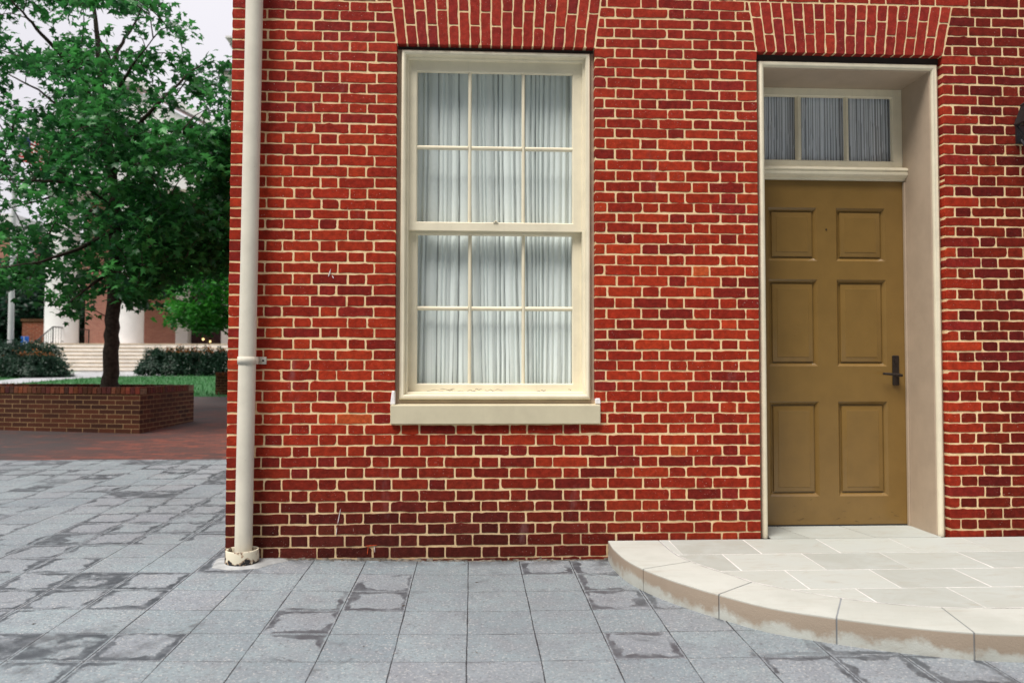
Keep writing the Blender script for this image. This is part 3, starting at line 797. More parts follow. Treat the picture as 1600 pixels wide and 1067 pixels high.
b = MB(); b.tube([(px_+.074, -.014, zc), (px_+.074, -.006, zc)], .006, 10); b.build('screw', pipe, ('bronze',))
b = MB(); g0 = .012
b.lathe([(.094, g0-.02), (.096, g0+.03), (.0945, g0+.100), (.092, g0+.107), (.086, g0+.108), (.081, g0+.104), (.079, g0+.06), (.079, g0)], xb_-.003, -.094, 48)
b.build('boot', pipe, ('chip',), 50)
b = MB(); b.lathe([(.0001, .045), (.079, .042)], xb_-.003, -.094, 24); b.build('boot_fill', pipe, ('dark',))
# mortar smear round the boot foot and debris along the wall base
b = MB(); pts = [(-1.50, -.02), (-1.47, -.19), (-1.36, -.235), (-1.22, -.20), (-1.15, -.10), (-1.09, -.04), (-1.09, .005), (-1.5, .005)]
def blob(b, pts, h, cx, cy):
    n = len(pts); q0 = len(b.v)
    for s_, hh in ((1.0, .001), (.88, h*.8), (.5, h)):
        for x, y in pts: X_ = cx+(x-cx)*s_; Y_ = cy+(y-cy)*s_; b.v.append((X_, Y_, gz(X_, Y_)+hh))
    for r_ in range(2):
        for i in range(n): b.face((q0+r_*n+i, q0+r_*n+(i+1) % n, q0+(r_+1)*n+(i+1) % n, q0+(r_+1)*n+i))
    b.face([q0+2*n+i for i in range(n)])
blob(b, [(x+random.uniform(-.01, .01), y+random.uniform(-.008, .008)) for x, y in pts], .012, -1.3, -.09)
M['patch'] = simple('grey_mortar_patch', (.36, .37, .37), .9, .2, 14, .003, 80)
b.build('mortar_patch', pipe, ('patch',), 60)
b = MB()
for _ in range(420):
    x = random.uniform(-1.45, .80); w_ = random.choice([.002, .003, .004, .006]); y = -.004-abs(random.gauss(0, .010))
    if -1.43 < x < -1.22: continue
    z = gz(x, y); b.add([(x-w_, y-w_*.6, z), (x+w_, y-w_*.8, z), (x+w_*.8, y+w_*.7, z), (x-w_*.7, y+w_, z), (x, y, z+w_*.8)], [(0, 1, 4), (1, 2, 4), (2, 3, 4), (3, 0, 4)])
for k in range(60):   # crumbled pointing where wall meets slabs
    x = -1.20+k*.0345; h = random.uniform(.004, .016); y1 = random.uniform(-.012, -.004); z = gz(x, 0)
    b.add([(x, y1, z), (x+.036, random.uniform(-.012, -.004), z), (x+.036, .0, z+h*random.uniform(.6, 1.4)), (x, .0, z+h)], [(0, 1, 2, 3)])
o = b.build('dirt_line', None, (simple('dirt_crumbs', (.13, .11, .09), .95, .6, 30),)); o['kind'] = 'stuff'; o['label'] = 'dark crumbs and grit along the foot of the brick wall'; o['category'] = 'grit'

# ---------------- wall lantern, at the right edge ----------------
lan = thing('wall_lantern', 'black metal carriage lantern on the brick wall right of the door', 'lantern', (3.475, -.20, 2.5))
b = MB()
def hexring(r, z, n=4, a0=math.pi/4): return [(r*math.cos(a0+2*math.pi*k/n), r*math.sin(a0+2*math.pi*k/n), z) for k in range(n)]
rb_, rt3 = .058, .138      # bottom and top radius of body
lo, hi = hexring(rb_, .02), hexring(rt3, .19)
for k in range(4):
    b.tube([lo[k], hi[k]], .007, 6); b.tube([lo[k], lo[(k+1) % 4]], .007, 6); b.tube([hi[k], hi[(k+1) % 4]], .008, 6)
b.build('cage', lan, ('black',))
b = MB(); l2, h2 = hexring(rb_*.97, .02), hexring(rt3*.97, .19)
for k in range(4): b.quad(l2[k], l2[(k+1) % 4], h2[(k+1) % 4], h2[k])
b.build('glass', lan, ('glass',))
b = MB(); b.lathe([(.146, .184), (.149, .192), (.112, .300), (.118, .306), (.108, .316), (.045, .345), (.045, .362), (.055, .368), (.02, .390), (.012, .405), (.018, .418), (.001, .43)], 0, 0, 4, a0=math.pi/4)
b.build('roof', lan, ('black',))
b = MB(); b.lathe([(.001, -.03), (.014, -.022), (.010, -.008), (.03, .004), (.078, .012), (.078, .022)], 0, 0, 4, a0=math.pi/4); b.build('base', lan, ('black',))
b = MB(); b.lathe([(.012, .02), (.012, .11), (.001, .13)], 0, 0, 12); b.build('candle', lan, ('cream',))
b = MB(); b.tube([(0, .0, .36), (0, .06, .42), (0, .13, .38), (0, .19, .24)], .009, 8); b.box(-.03, .05, .180, .197, .10, .26); b.tube([(0, .0, .0), (0, .08, -.03), (0, .19, .13)], .008, 8); b.build('bracket', lan, ('black',), 40)

# ---------------- stoop ----------------
stoop = thing('stone_stoop', 'pale limestone stoop with curved kerb in front of the door', 'stoop')
ZS = .130
outer = [(.826, -.012), (.822, -.177), (.850, -.42), (.909, -.608), (.985, -.76), (1.059, -.878), (1.177, -1.036), (1.355, -1.230), (1.590, -1.370), (1.82, -1.478), (2.068, -1.560), (2.33, -1.60), (2.65, -1.605), (3.0, -1.56), (3.35, -1.46), (3.68, -1.30), (3.96, -1.08), (4.15, -.82), (4.25, -.46), (4.27, -.012)]
inner = [(1.138, -.012), (1.146, -.18), (1.162, -.34), (1.205, -.475), (1.265, -.60), (1.329, -.703), (1.410, -.850), (1.545, -.970), (1.740, -1.108), (1.930, -1.20), (2.121, -1.252), (2.33, -1.272), (2.62, -1.27), (2.90, -1.23), (3.18, -1.14), (3.44, -1.02), (3.66, -.84), (3.82, -.64), (3.92, -.39), (3.94, -.012)]
cuts = [0, 3, 6, 8, 10.05, 12, 13.6, 15, 16.5, 18, 19]
def interp(L, t):
    i = min(int(t), len(L)-2); f_ = t-i
    if 0 < i < len(L)-2:   # catmull
        p0, p1, p2, p3 = (Vector(L[k]) for k in (i-1, i, i+1, i+2))
        return .5*((2*p1)+(-p0+p2)*f_+(2*p0-5*p1+4*p2-p3)*f_*f_+(-p0+3*p1-3*p2+p3)*f_**3)
    return Vector(L[i]).lerp(Vector(L[i+1]), f_)
g_ = G('limestone')
zs_ = g_.n('ShaderNodeSeparateXYZ'); g_.put(zs_.inputs[0], g_.c)
zz_ = g_.n('ShaderNodeCombineXYZ'); g_.put(zz_.inputs[2], g_.math('SUBTRACT', zs_.outputs['Z'], g_.math('MULTIPLY', zs_.outputs['Y'], .030)))
zq_ = g_.n('ShaderNodeSeparateXYZ'); g_.put(zq_.inputs[0], zz_.outputs[0]); zz_ = zq_
base_ = g_.mix(g_.ramp(g_.noise(2.2, 5, .6), .3, .7), (.43, .445, .405), (.52, .535, .495))
base_ = g_.mix(g_.ramp(g_.noise(1.0, 5, .65, g_.scaled((3, 22, 22))), .5, .8, 0, .5), base_, (.38, .34, .28))
face_ = g_.math('MULTIPLY', g_.ramp(zz_.outputs['Z'], .119, .128, 1, 0), g_.ramp(g_.math('ADD', g_.noise(5.0, 6, .68), g_.ramp(zz_.outputs['Z'], .0, .12, -.20, .18)), .36, .56))
base_ = g_.mix(g_.math('MULTIPLY', face_, .85), base_, (.30, .225, .16))
base_ = g_.mix(g_.ramp(g_.noise(150, 2), .68, .76, 0, .5), base_, (.25, .2, .16))
g_.set(Base_Color=base_, Roughness=.85); g_.bump(g_.math('ADD', g_.noise(130, 4, .7), g_.noise(14, 3)), .0025, .8)
M['lime'] = g_.m
for c in range(len(cuts)-1):
    t0, t1 = cuts[c], cuts[c+1]; n = max(3, int((t1-t0)*4)); b = MB()
    gap = .0035
    for i in range(n+1):
        t = t0+(t1-t0)*i/n; po, pi = interp(outer, t), interp(inner, t)
        tan = (interp(outer, min(t+.05, 19))-interp(outer, max(t-.05, 0))).normalized()
        sh = tan*(gap if i == 0 else -gap if i == n else 0)
        po = po+sh; pi = pi+sh; inn = (pi-po).normalized(); pi = pi-inn*.004
        zt = ZS+random.uniform(-.0006, .0006)
        ch = .0025+abs(random.gauss(0, .0014))
        zg = -.10
        for q, zq in ((po+inn*.004, zg), (po, .0), (po-inn*.0, zt-ch-.003), (po+inn*ch*.5, zt-ch*.4), (po+inn*(ch+.003), zt), (pi-inn*.003, zt), (pi, zt-.004), (pi, zg)):
            b.v.append((q.x, q.y, zq))
    for i in range(n):
        for k in range(7): b.face((i*8+k, (i+1)*8+k, (i+1)*8+k+1, i*8+k+1))
    b.face(list(range(8))); b.face([n*8+k for k in range(7, -1, -1)])
    b.build('kerb_stone', stoop, ('lime',), 22, recalc=True)
# joint filler under kerb and platform
M['grout'] = simple('pale_grout', (.74, .72, .70), .9, .1, 20)
M['ggrout'] = simple('grey_sealant', (.26, .28, .30), .9, .1, 20)
b = MB(); po = [interp(outer, t*.25)+(interp(inner, t*.25)-interp(outer, t*.25)).normalized()*.006 for t in range(77)]
pin = [interp(inner, t*.25) for t in range(77)]
for a_, zz in ((0, ZS-.0030),):
    n = len(po); b.v += [(p.x, p.y, zz) for p in po]+[(p.x, p.y, zz) for p in pin]+[(p.x, p.y, -.1) for p in po]
    for i in range(n-1): b.face((i, i+1, n+i+1, n+i)); b.face((i, 2*n+i, 2*n+i+1, i+1))
b.build('kerb_joint', stoop, ('ggrout',))
b = MB(); pin2 = [(p.x, p.y) for p in pin]
pp = [(x, y) for x, y in pin2]; b.v += [(x, y, ZS-.0014) for x, y in pp]; b.face(list(range(len(pp)))); b.build('grout_bed', stoop, ('grout',))
b = MB(); b.quad((JX0+.001, -.011, ZS-.003), (JX1-.001, -.011, ZS-.003), (JX1-.001, YD, ZS-.003), (JX0+.001, YD, ZS-.003)); b.build('grout_bed', stoop, ('grout',))
# flagstones in courses, clipped to the inner kerb curve
def clip_poly(poly, a, n_):   # keep side where (p-a).n >= 0
    out_ = []
    for i in range(len(poly)):
        p, q = poly[i], poly[(i+1) % len(poly)]; dp = (p-a).dot(n_); dq = (q-a).dot(n_)
        if dp >= 0: out_.append(p)
        if (dp >= 0) != (dq >= 0): out_.append(p+(q-p)*(dp/(dp-dq)))
    return out_
rowsY = [-.010, -.339, -.660, -.975, -1.29]
offs = [.955, 1.422-.7, .95, 1.874-.7]
centre = Vector((2.45, -.3))
fb = MB()
inpts = [Vector(p) for p in pin2[::3]]+[Vector(pin2[-1])]
for r_ in range(4):
    ya, yb2 = rowsY[r_]-.0042, rowsY[r_+1]+.0042
    x = .7+offs[r_]-.458*2
    while x < 4.0:
        w_ = .458; skew = random.uniform(-.004, .004)
        poly = [Vector((x+.0035+skew, yb2)), Vector((x+w_-.0035+skew, yb2)), Vector((x+w_-.0035, ya)), Vector((x+.0035, ya))]
        for i in range(len(inpts)-1):
            p, q = inpts[i], inpts[i+1]
            if (q-p).length < 1e-5: continue
            nrm = Vector((-(q-p).y, (q-p).x)).normalized()
            if (centre-p).dot(nrm) < 0: nrm = -nrm
            poly = clip_poly(poly, p+nrm*.004, nrm)
            if len(poly) < 3: break
        if len(poly) >= 3:
            tone = random.uniform(.0, 1.0); n = len(poly); q0 = len(fb.v); dz = random.uniform(-.0008, .0008)
            col = (tone,)*3
            fb.v += [(p.x, p.y, ZS-.008) for p in poly]+[(p.x, p.y, ZS-.0002+dz*.4) for p in poly]; fb.col += [col]*(2*n)
            fb.face([q0+n+i for i in range(n)]); [fb.face((q0+i, q0+(i+1) % n, q0+n+(i+1) % n, q0+n+i)) for i in range(n)]
        x += w_
# flags in the door recess
for x0, x1 in ((JX0+.003, 2.075), (2.082, 2.495), (2.502, JX1-.003)):
    q0 = len(fb.v); col = (random.random(),)*3
    P4 = [(x0, -.006), (x1, -.006), (x1-.06 if x1 < 2.9 else x1, YD-.006), (x0-.06 if x0 > 1.9 else x0, YD-.006)]
    fb.v += [(x, y, ZS-.008) for x, y in P4]+[(x, y, ZS+.0005) for x, y in P4]; fb.col += [col]*8
    fb.face([q0+4, q0+5, q0+6, q0+7]); [fb.face((q0+i, q0+(i+1) % 4, q0+4+(i+1) % 4, q0+4+i)) for i in range(4)]
g_ = G('pale_flagstone')
at_ = g_.n('ShaderNodeAttribute', attribute_name='Col').outputs['Fac']
c_ = g_.mix(at_, (.355, .37, .335), (.47, .49, .45))
c_ = g_.mix(g_.ramp(g_.noise(3, 5, .6, dist=.6), .35, .7, 0, .6), c_, (.46, .495, .475))
c_ = g_.mix(g_.ramp(g_.noise(1.0, 5, .65, g_.scaled((9, 26, 20)), .8), .5, .78, 0, .5), c_, (.36, .315, .25))
g_.set(Base_Color=c_, Roughness=.8); g_.bump(g_.noise(110, 5, .7), .002, .7); M['flag'] = g_.m
fb.build('flagstones', stoop, ('flag',), None, recalc=True)

for o in stoop.children:          # the platform drains away from the wall
    for v in o.data.vertices:
        if v.co.y < 0: v.co.z += .030*v.co.y

# ---------------- foliage helpers ----------------
LEAF = [(0, 0), (.16, -.03), (.44, -.02), (.30, .20), (.52, .46), (.22, .46), (.0, 1.0), (-.22, .46), (-.52, .46), (-.30, .20), (-.44, -.02), (-.16, -.03)]
OVAL = [(0, 0), (.26, .28), (.24, .62), (0, 1.0), (-.24, .62), (-.26, .28)]
def leaves(name, pos, size, parent, mat, shape=LEAF, up=.9, droop=.5, tone=None, seed=1, extra=None, loc=None):
    """many small leaf faces; pos (n,3), each folded along its rib, facing roughly upward with its tip hanging"""
    rg = np.random.default_rng(seed); n = len(pos); k = len(shape); sh = np.array(shape, float)
    nrm = rg.normal(0, .55, (n, 3)); nrm[:, 2] += up; nrm /= np.linalg.norm(nrm, axis=1)[:, None]
    d = rg.normal(0, 1, (n, 3)); d[:, 2] -= droop; d -= nrm*(d*nrm).sum(1)[:, None]; d /= np.linalg.norm(d, axis=1)[:, None]
    s = np.cross(d, nrm); sz = size*rg.uniform(.65, 1.25, n)
    V = pos[:, None, :]+sz[:, None, None]*(sh[None, :, 1:2]*d[:, None, :]+sh[None, :, 0:1]*s[:, None, :]-(np.abs(sh[:, 0])*.32+sh[:, 1]**2*.22)[None, :, None]*nrm[:, None, :])
    cen = pos+d*(sz*.30)[:, None]
    V = np.concatenate([V, cen[:, None, :]], 1).reshape(-1, 3); K = k+1
    tri = np.array([(i, (i+1) % k, k) for i in range(k)])
    F_ = (np.arange(n)[:, None, None]*K+tri[None]).reshape(-1, 3)
    me = bpy.data.meshes.new(name); me.vertices.add(len(V)); me.vertices.foreach_set('co', V.astype(np.float32).ravel())
    me.loops.add(F_.size); me.loops.foreach_set('vertex_index', F_.astype(np.int32).ravel())
    me.polygons.add(len(F_)); me.polygons.foreach_set('loop_start', np.arange(0, F_.size, 3, dtype=np.int32))
    t = tone if tone is not None else rg.random(n); t = np.clip(t+rg.normal(0, .16, n), 0, 1)
    ca = np.ones((n, K, 4), np.float32); ca[:, :, :3] = t[:, None, None]
    me.update(calc_edges=True)
    at = me.color_attributes.new('Col', 'FLOAT_COLOR', 'POINT'); at.data.foreach_set('color', ca.ravel())
    if extra is not None:
        me.polygons.foreach_set('material_index', np.repeat(extra.astype(np.int32), k))
    o = link(name, me, parent, mat if isinstance(mat, tuple) else (mat,)); me.validate()
    return o
def table(s): return np.array([[float(q) for q in p.split(',')] for p in s.split()])/100

def tree_from_table(root, tips, limbs, rad0, per, lsize, spread, leafmat, seed, tip_r=.006):
    rg = np.random.default_rng(seed); b = MB(); P_ = []
    for li, L in enumerate(limbs):
        pts = [Vector(p)/100 for p in L]
        fine = []
        for i in range(len(pts)-1):
            for q in range(5):
                t = q/5; p = pts[i].lerp(pts[i+1], t); fine.append(p)
        fine.append(pts[-1]); n = len(fine)
        r0 = rad0 if li == 0 else max(.017, rad0*.34*random.uniform(.8, 1.1))
        if li == 0: rad = [max(.012, r0*(1.45 if i == 0 else 1.18 if i == 1 else 1.0)*(1-i/n)**.75) for i in range(n)]
        else: rad = [max(.008, r0*(1-i/n)**.8) for i in range(n)]
        fine = [p+Vector((random.uniform(-1, 1), random.uniform(-1, 1), 0))*(.012 if i > 1 else 0) for i, p in enumerate(fine)]
        b.tube(fine, rad, 10 if li == 0 else 7)
        P_ += fine[(10 if li == 0 else 2):]
    A = np.array([tuple(p) for p in P_])
    # twigs grow from the nearest limb or an already grown twig
    order = np.argsort([np.min(np.linalg.norm(A-t, axis=1)) for t in tips])
    nodes = [tuple(p) for p in A]; NA = np.array(nodes)
    for oi in order:
        t = tips[oi]; dd = np.linalg.norm(NA-t, axis=1)+np.maximum(0, NA[:, 2]-t[2])*.6; j = int(np.argmin(dd)); a = Vector(NA[j]); c = Vector(t)
        L = (c-a).length; mid = a.lerp(c, .5)+Vector((0, 0, .10*L))+Vector(rg.normal(0, .03*L, 3))
        r = .005+.010*min(1, L/1.0)
        b.tube([a, mid, c], [r, r*.75, tip_r*.5], 4, cap=False)
        NA = np.vstack([NA, [tuple(mid)], [tuple(c)]])
    b.build('trunk', root, ('bark',), 60)
    n = len(tips); pos = np.repeat(tips, per, axis=0)
    off = rg.normal(0, 1, (n*per, 3))*np.array([spread, spread, spread*.55]); pos = pos+off
    cl = np.repeat(rg.random(n), per)
    cl = .30+.95*(cl-.5)+off[:, 2]/spread*.28
    leaves('crown', pos, lsize, root, leafmat, tone=cl, seed=seed)

